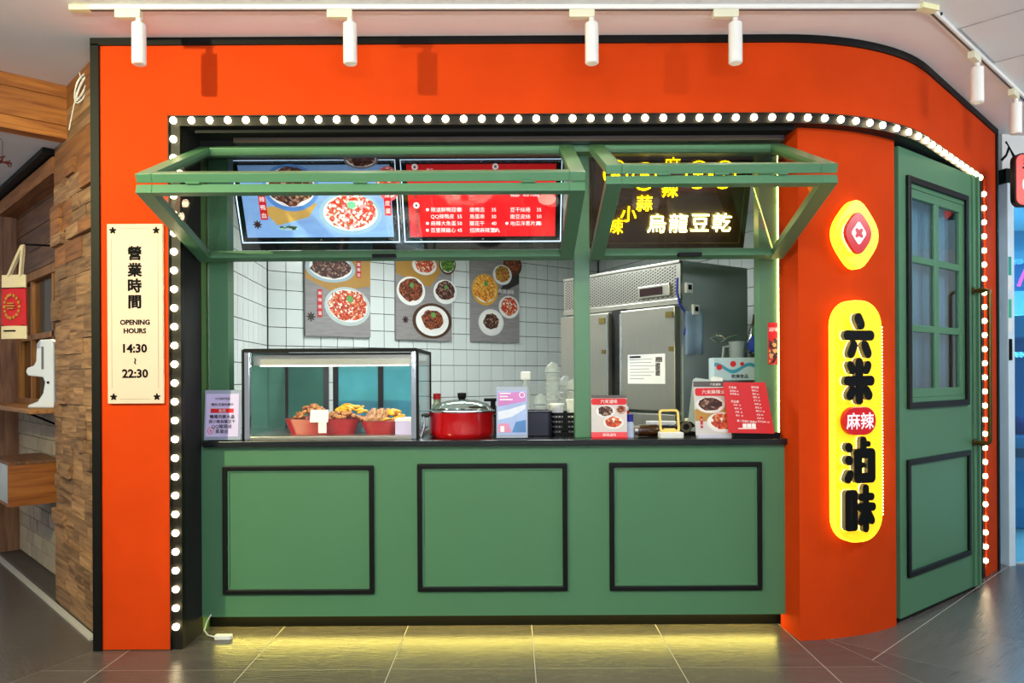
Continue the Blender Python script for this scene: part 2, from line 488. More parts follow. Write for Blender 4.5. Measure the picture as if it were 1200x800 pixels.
# seams of the three tile fields run forward from the two corners of the stall
lx, ly = XL, 0.0
rx_, ry_ = 1.62, 0.06
ln = (-1.0, 0.42)            # direction across the left seam (points left)
rn = (1.0, 0.36)
floor_zone(0.10, -0.255, 0, 0.673, ((-5, 5), (-5, 3)),
           [(ln[0], ln[1], ln[0] * lx + ln[1] * ly - 0.002), (rn[0], rn[1], rn[0] * rx_ + rn[1] * ry_ - 0.002), (0, -1, 2.3), (0, 1, 1.2)])
floor_zone(-2.25, 0.28, R(-46.2), 0.673, ((-8, 4), (-7, 1)),
           [(-ln[0], -ln[1], -(ln[0] * lx + ln[1] * ly) - 0.002), (-1, 0, 6.0), (0, 1, 4.6), (0, -1, 2.0)])
floor_zone(2.29, 0.39, R(44), 0.673, ((-4, 8), (-7, 2)),
           [(-rn[0], -rn[1], -(rn[0] * rx_ + rn[1] * ry_) - 0.002), (1, 0, 6.0), (0, 1, 2.0), (0, -1, 2.3)])

# ------------------------------------------------------------------ red pillar between window and door
pl = MB(); sweep(pl, 1.47, 2.163, 0.08, 0.30, 0.0, ZS)
tag(pl.build('wall_pillar', ORANGE), 'curved terracotta pillar between serving window and door', 'pillar', kind='structure')

# ------------------------------------------------------------------ serving counter
YC = 0.25
CX0, CX1 = -1.655, 1.468
CT = 1.02
ctr = thing('serving_counter', 'sage green serving counter with three black framed panels and black ledge', 'counter', (0, YC, 0))
def notch(x0, x1, y0): return [(x0, y0), (x1, y0), (x1, 0.46), (0.36, 0.46), (0.36, 0.85), (x0, 0.85)]
MB().prism(notch(CX0, CX1, 0), 0.085, CT - 0.03, 'z').build('body', GREEN, ctr)
MB().box(CX0 + 0.01, CX1 - 0.01, 0.10, 0.44, 0, 0.085).build('kickboard', BLACK, ctr)
MB().prism(notch(CX0 + 0.02, CX1 - 0.01, -0.035), CT - 0.03, CT, 'z').build('ledge', mat('black counter stone', '131517', 0.22, var=0.2), ctr, bevel=0.003)
for x0, x1, y0, y1 in ((260, 438.5, 546, 696), (488.5, 665.5, 543.5, 692.5), (714, 894, 542, 691.5)):
    a, c = P(x0, y0, 3.98), P(x1, y1, 3.98)
    frame_mb(a.x, c.x, c.z, a.z, 0.026, -0.016, 0).build('panel_moulding', BLACKM, ctr, bevel=0.005)
    frame_mb(a.x + 0.026, c.x - 0.026, c.z + 0.026, a.z - 0.026, 0.008, -0.007, 0).build('inner_bead', GREEN, ctr)
MB().box(CX0 + 0.05, CX1 - 0.05, 0.05, 0.065, 0.072, 0.083).build('light_strip', glow('yellow strip light', (1.0, 0.80, 0.16), 26.0), ctr)

# adapter and cord on the floor by the kickboard
ad = thing('power_adapter', 'white power adapter lying on floor at left counter foot', 'adapter', P(262, 744, 3.90).xy.to_3d())
MB().prism(rrect(0.09, 0.035, 0.012, 3), 0, 0.024, 'z').build('body', WHITE, ad, bevel=0.004)
MB().tube([(-0.045, 0, 0.012), (-0.09, 0.02, 0.015), (-0.12, 0.05, 0.03), (-0.115, 0.07, 0.07), (-0.10, 0.09, 0.10)], 0.0035, 6).build('cord', WHITE, ad, smooth=True)

# ------------------------------------------------------------------ window frame posts
sf = thing('shopfront_frame', 'green window frame of posts and header above the counter', 'window frame', (0, YC, CT))
def post(name, x0, x1, y0=0.09, y1=0.17, z0=0.0, z1=1.6, m=None): return MB().box(x0, x1, y0, y1, z0, z1).build(name, m or GREEN, sf, bevel=0.003)
hz = 2.548 - CT
post('post', -1.655, -1.540); post('post', 0.342, 0.425, z1=hz); post('post', 1.345, 1.468, 0.09)
MB().box(-1.655, 1.468, 0.0, 0.09, hz, 1.565).build('header', GREEN, sf, bevel=0.003)
MB().box(-1.655, 1.468, 0.0, 0.05, 1.565, ZS - CT).build('rail_backing', DARK, sf)
MB().box(-1.45, 1.43, -0.07, 0.0, 1.565, 1.565 + 0.026).build('shutter_rail', mat('violet grey aluminium', '5b5566', 0.3, 0.7, var=0.25, stretch=(1, 8, 8)), sf)
MB().box(-1.650, -1.644, 0.084, 0.09, 0, hz).build('edge_bead', CHROME, sf)
MB().box(1.447, 1.4505, 0.082, 0.09, 0, hz).build('edge_light', glow('yellow edge light', (1.0, 0.80, 0.22), 20.0), sf)
for x in (-1.636, 1.425):
    MB().box(x - 0.004, x + 0.004, 0.17, 0.34, 0, 1.6).build('jamb_lining', GREEN, sf)

sl = thing('added_soffit_glow', 'added slim yellow glow strip tucked under the black soffit', 'light', (0, 0.06, ZS))  # added strip, not a known fixture; warms the sashes below
MB().box(-1.6, 1.44, 0.008, 0.018, -0.010, 0).build('light_strip', glow('yellow added soffit glow', (1.0, 0.80, 0.10), 3.0), sl)
MB().box(-1.6, 1.44, 0.0, 0.004, -0.020, 0).build('shield', BLACK, sl)

# ------------------------------------------------------------------ bi-fold windows
def sash(parent, name, x0, x1, ya, za, yb, zb, th=0.041, wst=0.07, wra=0.05, wrb=0.05):
    """frame with pane from upper line (ya,za) to lower line (yb,zb)"""
    L = math.hypot(yb - ya, zb - za); ang = math.atan2(zb - za, yb - ya)
    o = bpy.data.objects.new(name, None); COL.objects.link(o); o.parent = parent
    o.location = (0, ya, za); o.rotation_euler = (ang, 0, 0)     # local y runs down the sash
    if abs(ang) > R(90): pass
    for a, c in ((x0, x0 + wst), (x1 - wst, x1)): MB().box(a, c, 0, L, -th / 2, th / 2).build('stile', GREEN, o, bevel=0.003)
    MB().box(x0 + wst, x1 - wst, 0, wra, -th / 2, th / 2).build('rail', GREEN, o, bevel=0.003)
    MB().box(x0 + wst, x1 - wst, L - wrb, L, -th / 2, th / 2).build('rail', GREEN, o, bevel=0.003)
    MB().box(x0 + wst, x1 - wst, wra, L - wrb, -0.003, 0.003).build('pane', WGLASS, o)
    return o
FY, FZ = -0.465, 2.215        # fold line, out over the arcade
for x0, x1, FZ, nm in ((-1.640, 0.325, 2.208, 'wide left bi-fold green window standing half folded out, menu boards behind'),
                   (0.415, 1.428, 2.236, 'narrow right bi-fold green window standing half folded out, neon sign behind')):
    wn = thing('folding_window', nm, 'window', (0, 0, 0), group='half open bi-fold windows')
    sash(wn, 'upper_sash', x0, x1, 0.215, 2.555, FY, FZ + 0.0215)
    sash(wn, 'lower_sash', x0, x1, FY, FZ - 0.0225, 0.215, 1.985, wra=0.035)
    for hx in (x0 + 0.25, (x0 + x1) / 2, x1 - 0.25):
        MB().tube([(hx - 0.03, FY - 0.002, FZ), (hx + 0.03, FY - 0.002, FZ)], 0.006, 8).build('hinge', GREEN, wn)
    MB().box((x0 + x1) / 2 - 0.06, (x0 + x1) / 2 + 0.06, 0.12, 0.16, 1.972, 1.990).build('latch', BLACK, wn)

# ------------------------------------------------------------------ kitchen behind the counter
KB, KL = Vector((-1.95, 2.255)), Vector((-1.77, 0.55))
kb_a = math.atan2(0.632, 0.774)
tile_me = MB().box(0.003, 0.147, -0.008, 0, 0.003, 0.147).mesh('tile', TILE)
def tiled_wall(name, label, org, ang, cols, rows, z0, back_len, ztop, skip=None):
    wl = MB(); wl.box(0, back_len, 0, 0.08, 0, ztop)
    o = tag(wl.build(name, GROUT, None, (org[0], org[1], 0), (0, 0, ang)), label, 'wall', kind='structure')
    for i in range(cols):
        for j in range(rows):
            put('tile', tile_me, o, (i * 0.15, 0, z0 + j * 0.15))
    return o
ZK = 2.66
wall_kb = tiled_wall('wall_back', 'white square tiled rear wall of the stall kitchen', KB, kb_a, 25, 12, 0.86, 3.75, ZK)
kl_d = KB - KL
tiled_wall('wall_left', 'white tiled left side wall inside the stall', KL, math.atan2(kl_d.y, kl_d.x), 11, 12, 0.86, kl_d.length, ZK)
kr0, kr1 = Vector((0.98, 4.62)), Vector((2.36, 1.25))
kr = kr1 - kr0
tiled_wall('wall_right', 'white tiled wall glimpsed right of the steel fridge', kr0, math.atan2(kr.y, kr.x), 23, 12, 0.86, kr.length, ZK)
kc = MB(); kc.prism([(-1.85, 0.42), (1.9, 0.42), (2.5, 1.2), (1.0, 4.9), (-0.2, 4.2), (-2.1, 2.3)], ZK, ZK + 0.05, 'z')
tag(kc.build('ceiling_kitchen', mat('kitchen ceiling', 'dfe3e2', 0.7)), 'white ceiling inside the stall kitchen', 'ceiling', kind='structure')
cl = MB(); cl.box(-1.86, -1.66, 0.26, 0.6, 0, ZK); cl.prism([(1.47, 0.34), (1.9, 0.42), (2.5, 1.25), (2.4, 1.3), (1.85, 0.6), (1.47, 0.6)], 0, ZK, 'z')
tag(cl.build('wall_side', mat('green inner wall', '5f8a4a', 0.6)), 'inner side walls closing the stall beside the frame', 'wall', kind='structure')

# ------------------------------------------------------------------ dish pictures (flat print)
FOODS = {
    'meat': ['5a2412', '7d3a1c', '3a150b', 'a8572c', '8c4526'],
    'red': ['c8301a', 'e0643a', 'b0441c', 'a02010', 'd98a5a', 'f0e0d0', 'b83a20'],
    'orange': ['e08a1c', 'f0a83a', 'c0641a', 'f5c860'],
    'dark': ['2a1512', '51251a', '6d3a2a', '9a7a68', '3a1c14'],
    'green': ['3f6a20', '6c9a34', '28480f'],
    'pinky': ['e8a0a8', 'f0d8d0', 'c04a30', 'd02818', 'b06a50', 'f4f0ee'],
    'mix': ['c06a2a', 'd89a3a', 'a0401c', '6a8a2a'],
}
def fmat(kind, em): return speck('food print %s %.1f' % (kind, em), FOODS[kind], 75, 0.6, em)
def pm(name, col, em): return mat('%s print %.1f' % (name, em), col, 0.55, var=0.12, scale=12, emit=em)
def dish(parent, x, z, rx, rz, plate, food, y, em=0.0, fr=0.80, garnish=None, tilt=0.0):
    rnd = random.Random(int(abs(x * 977 + z * 613) * 1000))
    M = Matrix.Translation((x, 0, z)) @ Matrix.Rotation(-tilt, 4, 'Y')
    MB().prism(ell(rx, rz, 28), y - 0.0006, y, M=M).build('print_plate', pm('plate ' + plate, plate, em), parent)
    MB().prism(ell(rx * 0.86, rz * 0.84, 28, 0, rz * 0.03), y - 0.0010, y - 0.0006, M=M).build('print_plate_inner', pm('inner ' + plate, 'ece8e2', em), parent)
    pts = [(px_ * (1 + rnd.uniform(-0.10, 0.10)), pz_ * (1 + rnd.uniform(-0.1, 0.1)) + rz * 0.08) for px_, pz_ in ell(rx * fr, rz * fr, 22)]
    MB().prism(pts, y - 0.0015, y - 0.0010, M=M).build('print_food', fmat(food, em), parent)
    if garnish:
        MB().prism(ell(rx * 0.15, rz * 0.18, 10, rx * 0.05, rz * 0.4), y - 0.0019, y - 0.0015, M=M).build('print_garnish', pm('garnish', garnish, em), parent)

# wall posters: board plane is the tiled rear wall; u = along the wall
def on_kb(px):
    k = (px - 600 + 2) / F; d = Vector((math.cos(kb_a), math.sin(kb_a)))
    # (KB + d t): x = k * (y + D)
    t = (k * (KB.y + D) - KB.x) / (d.x - k * d.y)
    return t, (KB.y + d.y * t + D)
def poster(name, label, x0, x1, ytop, ybot, deco):
    t0, Za = on_kb(x0); t1, Zb = on_kb(x1)
    zt, zb = H + (440 - ytop) / F * Za, H + (440 - ybot) / F * Za
    wid = t1 - t0
    d = Vector((math.cos(kb_a), math.sin(kb_a))); nrm = Vector((math.sin(kb_a), -math.cos(kb_a)))
    c = KB + d * (t0 + t1) / 2 + nrm * 0.009
    o = thing(name, label, 'poster', (c.x, c.y, zb), kb_a, 'dish posters on the tiled rear wall')
    h = zt - zb
    MB().box(-wid / 2, wid / 2, -0.03, 0, 0, h).build('board', mat('poster grey wood ground', '8d8786', 0.6, var=0.35, scale=8, stretch=(1, 1, 6)), o)
    deco(o, wid, h)
def redtag(o, x, z, w, h, y, body, em=0.0, mt=None):
    MB().box(x - w / 2, x + w / 2, y - 0.0022, y - 0.0002, z - h / 2, z + h / 2).build('print_tag', mt or pm('tag red', 'c3171c', em), o)
    n = len(body)
    for i, chs in enumerate(body):
        write(chs, pm('tag white', 'f5f0ee', em), o, x, y - 0.0028, z + h / 2 - h * (i + 0.55) / (n + 0.1), min(w * 0.8, h / n * 0.9), 0.0004)
def deco1(o, w, h):
    y = -0.03
    MB().prism([(-w / 2, h * 0.98), (w / 2, h * 0.98), (w / 2, h * 0.62), (-w * 0.1, h * 0.52), (-w / 2, h * 0.66)], y - 0.0004, y).build('print_board', pm('bread board', 'b08238', 0), o)
    dish(o, -w * 0.12, h * 0.80, w * 0.38, h * 0.17, '9db4c0', 'dark', y - 0.0005)
    dish(o, w * 0.14, h * 0.36, w * 0.36, h * 0.23, 'b9c3c0', 'red', y - 0.0005, garnish='5f9a4a', tilt=R(-6))
    redtag(o, w * 0.31, h * 0.84, w * 0.07, h * 0.25, y - 0.0025, '鮮嫩豬血')
    redtag(o, -w * 0.29, h * 0.38, w * 0.07, h * 0.32, y - 0.0025, '麻辣皮蛋')
    MB().prism(flower(w * 0.07, 8), y - 0.001, y).build('print_spice', pm('anise', '2a1a14', 0), o, (-w * 0.42, 0, h * 0.22))
def deco2(o, w, h):
    y = -0.03
    MB().prism([(-w / 2, h * 0.85), (w * 0.2, h * 0.98), (w * 0.3, h * 0.78), (0.1 * w, h * 0.6), (-w / 2, h * 0.72)], y - 0.0004, y).build('print_board', pm('bread board', 'b08238', 0), o)
    dish(o, w * 0.0, h * 0.84, w * 0.22, h * 0.11, 'e8e6e2', 'red', y - 0.0005)
    dish(o, w * 0.42, h * 0.88, w * 0.16, h * 0.12, '4a2a18', 'green', y - 0.0005, fr=0.85)
    dish(o, -w * 0.24, h * 0.54, w * 0.25, h * 0.16, 'ecebe6', 'meat', y - 0.0005, garnish='7fae3a')
    dish(o, w * 0.38, h * 0.56, w * 0.22, h * 0.14, 'ecebe6', 'dark', y - 0.0005, garnish='7fae3a')
    MB().prism(ell(w * 0.36, h * 0.20, 28), y - 0.0005, y).build('print_board', pm('dark wood disc', '4a2c1a', 0), o, (w * 0.14, 0, h * 0.22))
    dish(o, w * 0.14, h * 0.22, w * 0.30, h * 0.17, 'ecebe6', 'meat', y - 0.0008, fr=0.66, garnish='7fae3a')
    MB().prism(flower(w * 0.06, 8), y - 0.001, y).build('print_spice', pm('anise', '2a1a14', 0), o, (-w * 0.34, 0, h * 0.22))
def deco3(o, w, h):
    y = -0.03
    MB().prism(rrect(w * 0.56, h * 0.10, 0.02, 4), y - 0.001, y).build('print_banner', pm('tag red', 'c3171c', 0), o, (-w * 0.2, 0, h * 0.94))
    write('六米滷味', WPRINT, o, -w * 0.2, y - 0.0016, h * 0.94, h * 0.075, 0.0004)
    MB().prism(ell(w * 0.2, h * 0.13, 20), y - 0.0004, y).build('print_board', pm('dark wood disc', '4a2c1a', 0), o, (w * 0.36, 0, h * 0.86))
    MB().prism(ell(w * 0.17, h * 0.10, 20), y - 0.0008, y).build('print_food', fmat('meat', 0), o, (w * 0.36, 0, h * 0.87))
    MB().prism([(0, h * 0.5), (w / 2, h * 0.66), (w / 2, h * 0.8), (w * 0.3, h * 0.75)], y - 0.0003, y).build('print_board', pm('dark cloth', '2c2622', 0), o)
    dish(o, w * 0.14, h * 0.74, w * 0.2, h * 0.11, 'e8e6e2', 'mix', y - 0.0005)
    dish(o, -w * 0.22, h * 0.56, w * 0.27, h * 0.17, 'd9a03a', 'orange', y - 0.0005, fr=0.85, garnish='6c9a34')
    dish(o, w * 0.28, h * 0.39, w * 0.22, h * 0.125, 'e8e6e2', 'red', y - 0.0005)
    dish(o, -w * 0.1, h * 0.21, w * 0.26, h * 0.145, 'e4e2de', 'dark', y - 0.0005, fr=0.6)
    write('麻辣滷味', WPRINT, o, w * 0.22, y - 0.001, h * 0.56, h * 0.055, 0.0004)
poster('dish_poster', 'leftmost canvas food poster with two large bowls, on white tiles', 354, 430, 290, 392, deco1)
poster('dish_poster', 'middle canvas food poster with five small plates, on white tiles', 460, 525, 290, 397, deco2)
poster('dish_poster', 'rightmost canvas food poster with red banner and four bowls', 548, 604, 290, 399.5, deco3)

# ------------------------------------------------------------------ lit menu boards (tilted down) and neon sign
MBY0, MBZ0 = 0.545, 2.605      # upper edge
MTILT = R(23)
MLEN = 0.53
def board(name, label, x0, x1, cat, group=None):
    o = thing(name, label, cat, ((x0 + x1) / 2, MBY0 + MLEN * math.sin(MTILT), MBZ0 - MLEN * math.cos(MTILT)), 0, group)
    o.rotation_euler = (MTILT, 0, 0)      # local z points up the board, face looks to -y
    return o
def brd_xy(px, py):
    """photo pixel -> place on the tilted plane: world x and distance up the board"""
    a, b = px - 600.0, 440.0 - py
    a, b = a * math.cos(ROLL) + b * math.sin(ROLL), -a * math.sin(ROLL) + b * math.cos(ROLL)
    # point on plane: Y = yb - v sin, Z = zb + v cos
    yb, zb = MBY0 + MLEN * math.sin(MTILT) + D, MBZ0 - MLEN * math.cos(MTILT) - H
    k = b / F
    v = (k * yb - zb) / (math.cos(MTILT) + k * math.sin(MTILT))
    return a / F * (yb - v * math.sin(MTILT)), v
EM = 0.9
def lightbox(o, w, ground):
    MB().box(-w / 2, w / 2, 0, 0.05, 0, MLEN).build('housing', BLACK, o)
    frame_mb(-w / 2 + 0.010, w / 2 - 0.010, 0.045, MLEN - 0.006, 0.005, -0.004, 0).build('light_line', glow('pale blue light line', (0.55, 0.78, 1.0), 2.2), o)
    MB().box(-w / 2 + 0.045, w / 2 - 0.045, -0.003, 0, 0.078, MLEN - 0.034).build('picture', ground, o)
    for x in (-w / 2 + 0.028, 0, w / 2 - 0.028):
        for z in (0.062, MLEN - 0.021):
            MB().lathe([(0.006, 0), (0.006, 0.004), (0, 0.005)], 8, M=Matrix.Rotation(R(90), 4, 'X')).build('screw', CHROME, o, (x, 0, z))
x0, x1 = -1.612, -0.652
m1 = board('menu_lightbox', 'backlit blue menu board picturing two bowls of food', x0, x1, 'menu board', 'backlit menu boards')
w1 = x1 - x0; cx = (x0 + x1) / 2
lightbox(m1, w1, mat('blue lit picture', '7fa9dc', 0.5, var=0.25, scale=5, stretch=(1, 1, 5), emit=EM))
def B1(px, py): q = brd_xy(px, py); return q[0] - cx, q[1]
yb = -0.003
a = B1(330, 250); MB().prism([B1(305, 243), B1(372, 238), B1(362, 254), B1(326, 264)], yb - 0.001, yb).build('print_board', pm('bread board', 'c09a4a', EM), m1)
c = B1(341, 220); dish(m1, c[0], c[1], 0.165, 0.135, '4f86c8', 'dark', yb - 0.001, EM)
c = B1(411, 250); dish(m1, c[0], c[1], 0.185, 0.125, '8fb6cf', 'pinky', yb - 0.001, EM, garnish='79c9a0')
c = B1(455, 215); dish(m1, c[0], c[1], 0.07, 0.10, 'd0606a', 'red', yb - 0.0005, EM)
c = B1(423, 187); dish(m1, c[0], c[1], 0.10, 0.05, '6a6a70', 'dark', yb - 0.001, EM)
c = B1(308, 238); redtag(m1, c[0], c[1], 0.042, 0.19, yb - 0.002, '麻辣鴨血', EM)
c = B1(454, 233); redtag(m1, c[0], c[1], 0.040, 0.19, yb - 0.002, '小辣皮蛋', EM)
c = B1(302, 263); MB().prism(flower(0.028, 8), yb - 0.001, yb).build('print_spice', pm('anise', '3a2018', EM), m1, (c[0], 0, c[1]))
c = B1(338, 267); MB().prism(ell(0.06, 0.014, 14), yb - 0.001, yb).build('print_spice', speck('pepper print', ['2c3a30', '8fc0a8', '9cc0d8'], 90, 0.5, EM), m1, (c[0], 0, c[1]))

x0, x1 = -0.645, 0.305
m2 = board('menu_lightbox', 'backlit red menu board listing dishes and prices in white', x0, x1, 'menu board', 'backlit menu boards')
w2 = x1 - x0; cx2 = (x0 + x1) / 2
lightbox(m2, w2, mat('red lit picture', 'd90c16', 0.5, var=0.12, scale=2, emit=EM))
def B2(px, py): q = brd_xy(px, py); return q[0] - cx2, q[1]
WL = pm('menu white', 'f6eef0', 1.0)
def m2t(body, px, py, sz, left=True, mt=None): c = B2(px, py); write(body, mt or WL, m2, c[0], yb - 0.0012, c[1], sz, 0.0004, left=left)
ROWS = [(245.5, ('辣滷鮮鴨翅骨', '55'), ('嫩鴨舌', '35'), ('豆干絲捲', '35')),
        (253.5, ('QQ辣鴨皮', '55'), ('鳥蛋串', '30'), ('嫩豆皮絲', '50')),
        (261.5, ('麻辣大魚蛋', '50'), ('蘭花干', '40'), ('地瓜洋蔥片爽', '45')),
        (269.5, ('百里辣雞心', '45'), ('招牌麻辣豆丸', '35'), None)]
for i, (py, A, Bq, Cq) in enumerate(ROWS):
    for (tx, pxn), it in zip(((505, 536), (550.5, 576), (598, 629)), (A, Bq, Cq)):
        if it:
            m2t(it[0], tx, py, 0.030); m2t(it[1], pxn, py, 0.030)
    for bx, on in ((501, i != 1), (594, i == 2)):
        if on:
            c = B2(bx, py); MB().prism(ell(0.009, 0.009, 10), yb - 0.001, yb).build('print_dot', WL, m2, (c[0], 0, c[1]))
m2t('鴨胗  85/100g', 598, 228, 0.030); m2t('飲品', 500, 199, 0.02)
for bx, by in ((486, 195.5), (580.5, 195), (488, 240.5)):
    c = B2(bx, by); MB().prism(ell(0.018, 0.018, 16), yb - 0.001, yb).build('print_badge', WL, m2, (c[0], 0, c[1])); MB().prism(flower(0.010, 5), yb - 0.002, yb - 0.001).build('print_flower', pm('badge flower', '5a2a30', 0.3), m2, (c[0], 0, c[1]))
for i, chs in enumerate('獨家麻辣滷'):
    c = B2(489, 247 + i * 6.0); write(chs, pm('menu dark', '3a1a22', 0.2), m2, c[0], yb - 0.0012, c[1], 0.028, 0.0004)
for i, chs in enumerate('飲品'):
    c = B2(487, 224 + i * 6); write(chs, pm('menu dark', '3a1a22', 0.2), m2, c[0], yb - 0.0012, c[1], 0.028, 0.0004)
c = B2(641, 233); MB().prism(ell(0.052, 0.034, 22), yb - 0.0008, yb).build('print_plate', pm('pink plate', 'f08a80', EM), m2, (c[0], 0, c[1]))

x0, x1 = 0.44, 1.39
nn = board('neon_sign', 'dark panel with yellow and white neon characters behind right window', x0, x1, 'neon sign')
cx3 = (x0 + x1) / 2; w3 = x1 - x0
MB().box(-w3 / 2, w3 / 2, 0, 0.03, 0, MLEN).build('panel', mat('smoky brown acrylic', '2a1c0c', 0.2, var=0.3, scale=3), nn)
frame_mb(-w3 / 2 + 0.03, w3 / 2 - 0.03, 0.03, MLEN - 0.03, 0.003, -0.003, 0).build('panel_line', mat('brown line', '54451c', 0.4), nn)
NY = glow('yellow neon', (1.0, 0.62, 0.0), 9.0); NW = glow('white neon', (1.0, 0.93, 0.30), 12.0)
def B3(px, py): q = brd_xy(px, py); return q[0] - cx3, q[1]
for i, chs in enumerate('烏龍豆乾'):
    c = B3(769 + 25.3 * i, 261 - 0.4 * i); write(chs, NW, nn, c[0], -0.022, c[1], 0.118, 0.004, name='neon_character')
for chs, px, py in (('辣', 720.5, 264), ('小', 736, 250), ('蒜', 754.5, 237.5), ('辣', 784.5, 221), ('麻', 787, 193)):
    c = B3(px, py); write(chs, NY, nn, c[0], -0.022, c[1], 0.098, 0.004, name='neon_character')
for px, py, chs in ((721, 203, '麻'), (754.5, 206, '辣'), (817, 204, '十'), (847, 204, '十')):
    c = B3(px, py)
    MB().tube([(c[0] + 0.066 * math.cos(t), -0.022, c[1] + 0.075 * math.sin(t)) for t in [2 * math.pi * k / 28 for k in range(28)]], 0.0045, 6, True).build('neon_ring', NY, nn, smooth=True)
    write(chs, NY, nn, c[0], -0.022, c[1], 0.06, 0.003, name='neon_character')
c = B3(866, 271)

# ------------------------------------------------------------------ opening hours sign
a, c = P(125.5, 262.5, 3.73), P(191.5, 472.5, 3.73)
w_, h_ = c.x - a.x, a.z - c.z
os_ = thing('opening_hours_sign', 'cream vertical board with black opening hours on orange wall', 'sign', ((a.x + c.x) / 2, 0, c.z))
MB().box(-w_ / 2, w_ / 2, -0.018, 0, 0, h_).build('board', mat('cream board', 'd8b8a4', 0.6, var=0.04), os_, bevel=0.002)
g = 0.022; gd = mat('gold grey line', '8f8470', 0.5)
ln_ = MB()
for sx in (-1, 1): ln_.box(sx * (w_ / 2 - g) - 0.001, sx * (w_ / 2 - g) + 0.001, -0.0188, -0.018, 0.075, h_ - 0.075)
for z in (g, h_ - g): ln_.box(-w_ / 2 + 0.06, w_ / 2 - 0.06, -0.0188, -0.018, z - 0.001, z + 0.001)
ln_.build('border_line', gd, os_)
for sx in (-1, 1):
    for z in (0.033, h_ - 0.033):
        MB().prism(flower(0.018, 5), -0.0205, -0.018).build('flower_mark', INK, os_, (sx * (w_ / 2 - 0.030), 0, z))
oc = c.z
def yz(py): return P(159, py, 3.727).z - oc
for chs, py in zip('營業時間', (296.5, 316, 334.5, 353.5)):
    write(chs, INK, os_, 0.0, -0.0195, yz(py), 0.071, 0.0004, bevel=0.0023)
write('OPENING', INK, os_, 0, -0.0195, yz(377.5), 0.034, 0.001, off=0.0012); write('HOURS', INK, os_, 0, -0.0195, yz(387.5), 0.034, 0.001, off=0.0012)
write('14:30', INK, os_, 0, -0.0195, yz(408), 0.058, 0.001, off=0.0019); write('22:30', INK, os_, 0, -0.0195, yz(437.5), 0.058, 0.001, off=0.0019)
write('~', INK, os_, 0, -0.0195, yz(423), 0.05, 0.001, off=0.0012, rot=(R(90), R(90), 0))

# ------------------------------------------------------------------ lit signs on the pillar
YEL = mat('yellow sign face', (0.95, 0.62, 0.01), 0.4, var=0.12, scale=6, emit=0.72)
YELS = glow('yellow sign edge', (1.0, 0.66, 0.03), 1.6)
HALO = glow('warm white halo light', (1.0, 0.88, 0.55), 7.0)
def pillar_at(px):
    best = min((abs(P(px, 440, fp(s_, 0.08)[0].y + D).x - fp(s_, 0.08)[0].x), s_) for s_ in [1.47 + k * 0.002 for k in range(350)])
    q, ang = fp(best[1], 0.078); return q, ang
q, ang = pillar_at(997)
Zq = q.y + D
zz = P(1002, 274.5, Zq - 0.05).z
ls = thing('logo_sign', 'glowing yellow rounded diamond sign with red flower emblem on pillar', 'sign', (q.x, q.y, zz), ang)
def rod(o, x, z): MB().tube([(x, -0.012, z), (x, 0.0, z)], 0.006, 6).build('spacer', CHROME, o)
for sx, sz in ((0.08, 0), (-0.08, 0), (0, 0.1), (0, -0.1)): rod(ls, sx, sz)
MB().prism(diamond(0.178, 0.222, 0.115), -0.045, -0.010).build('light_box', YELS, ls)
MB().prism(diamond(0.171, 0.215, 0.11), -0.05, -0.045).build('face', YEL, ls)
MB().prism(diamond(0.105, 0.133, 0.07), -0.080, -0.060).build('red_plate', mat('red sign acrylic', 'c4101a', 0.25, emit=0.25), ls, (-0.022, 0, 0), bevel=0.003)
MB().tube([(-0.022, -0.065, 0), (-0.022, -0.045, 0)], 0.012, 8).build('plate_stem', CHROME, ls)
MB().prism(diamond(0.098, 0.125, 0.065), -0.0595, -0.058).build('halo_light', HALO, ls, (-0.026, 0, 0))
MB().prism(diamond(0.050, 0.064, 0.018), -0.083, -0.080).build('white_diamond', mat('white acrylic', 'f6e6ee', 0.3, emit=0.35), ls, (-0.022, 0, 0))
MB().prism(flower(0.031, 4, a0=45, amp=0.24), -0.0845, -0.083).build('flower_emblem', mat('red sign acrylic', 'c4101a'), ls, (-0.022, 0, 0))
q, ang = pillar_at(997)
zz = P(1003, 493.5, Zq - 0.05).z
vs_ = thing('vertical_name_sign', 'tall glowing yellow sign with black raised characters on pillar', 'sign', (q.x, q.y, zz - 0.62), ang)
SH, SW = 1.225, 0.292
MB().prism(rrect(SW + 0.012, SH + 0.012, 0.13, 8, 0, 0.62), -0.05, -0.010).build('light_box', YELS, vs_)
MB().prism(rrect(SW, SH, 0.125, 8, 0, 0.62), -0.055, -0.05).build('face', YEL, vs_)
for z in (0.2, 0.62, 1.04): rod(vs_, 0, z)
teeth = MB()
for k in range(58): teeth.box(SW / 2 + 0.006, SW / 2 + 0.013, -0.05, -0.012, 0.13 + k * 0.017, 0.138 + k * 0.017)
teeth.build('spill_glow', glow('warm painted light spill', (1.0, 0.85, 0.35), 6.0), vs_)  # glowing teeth stand for lamp light spilling past the sign edge
BL = mat('black acrylic letter', '040506', 0.4, var=0.1, spec=0.2)
SIDE = mat('letter side grey', '6a6858', 0.4)
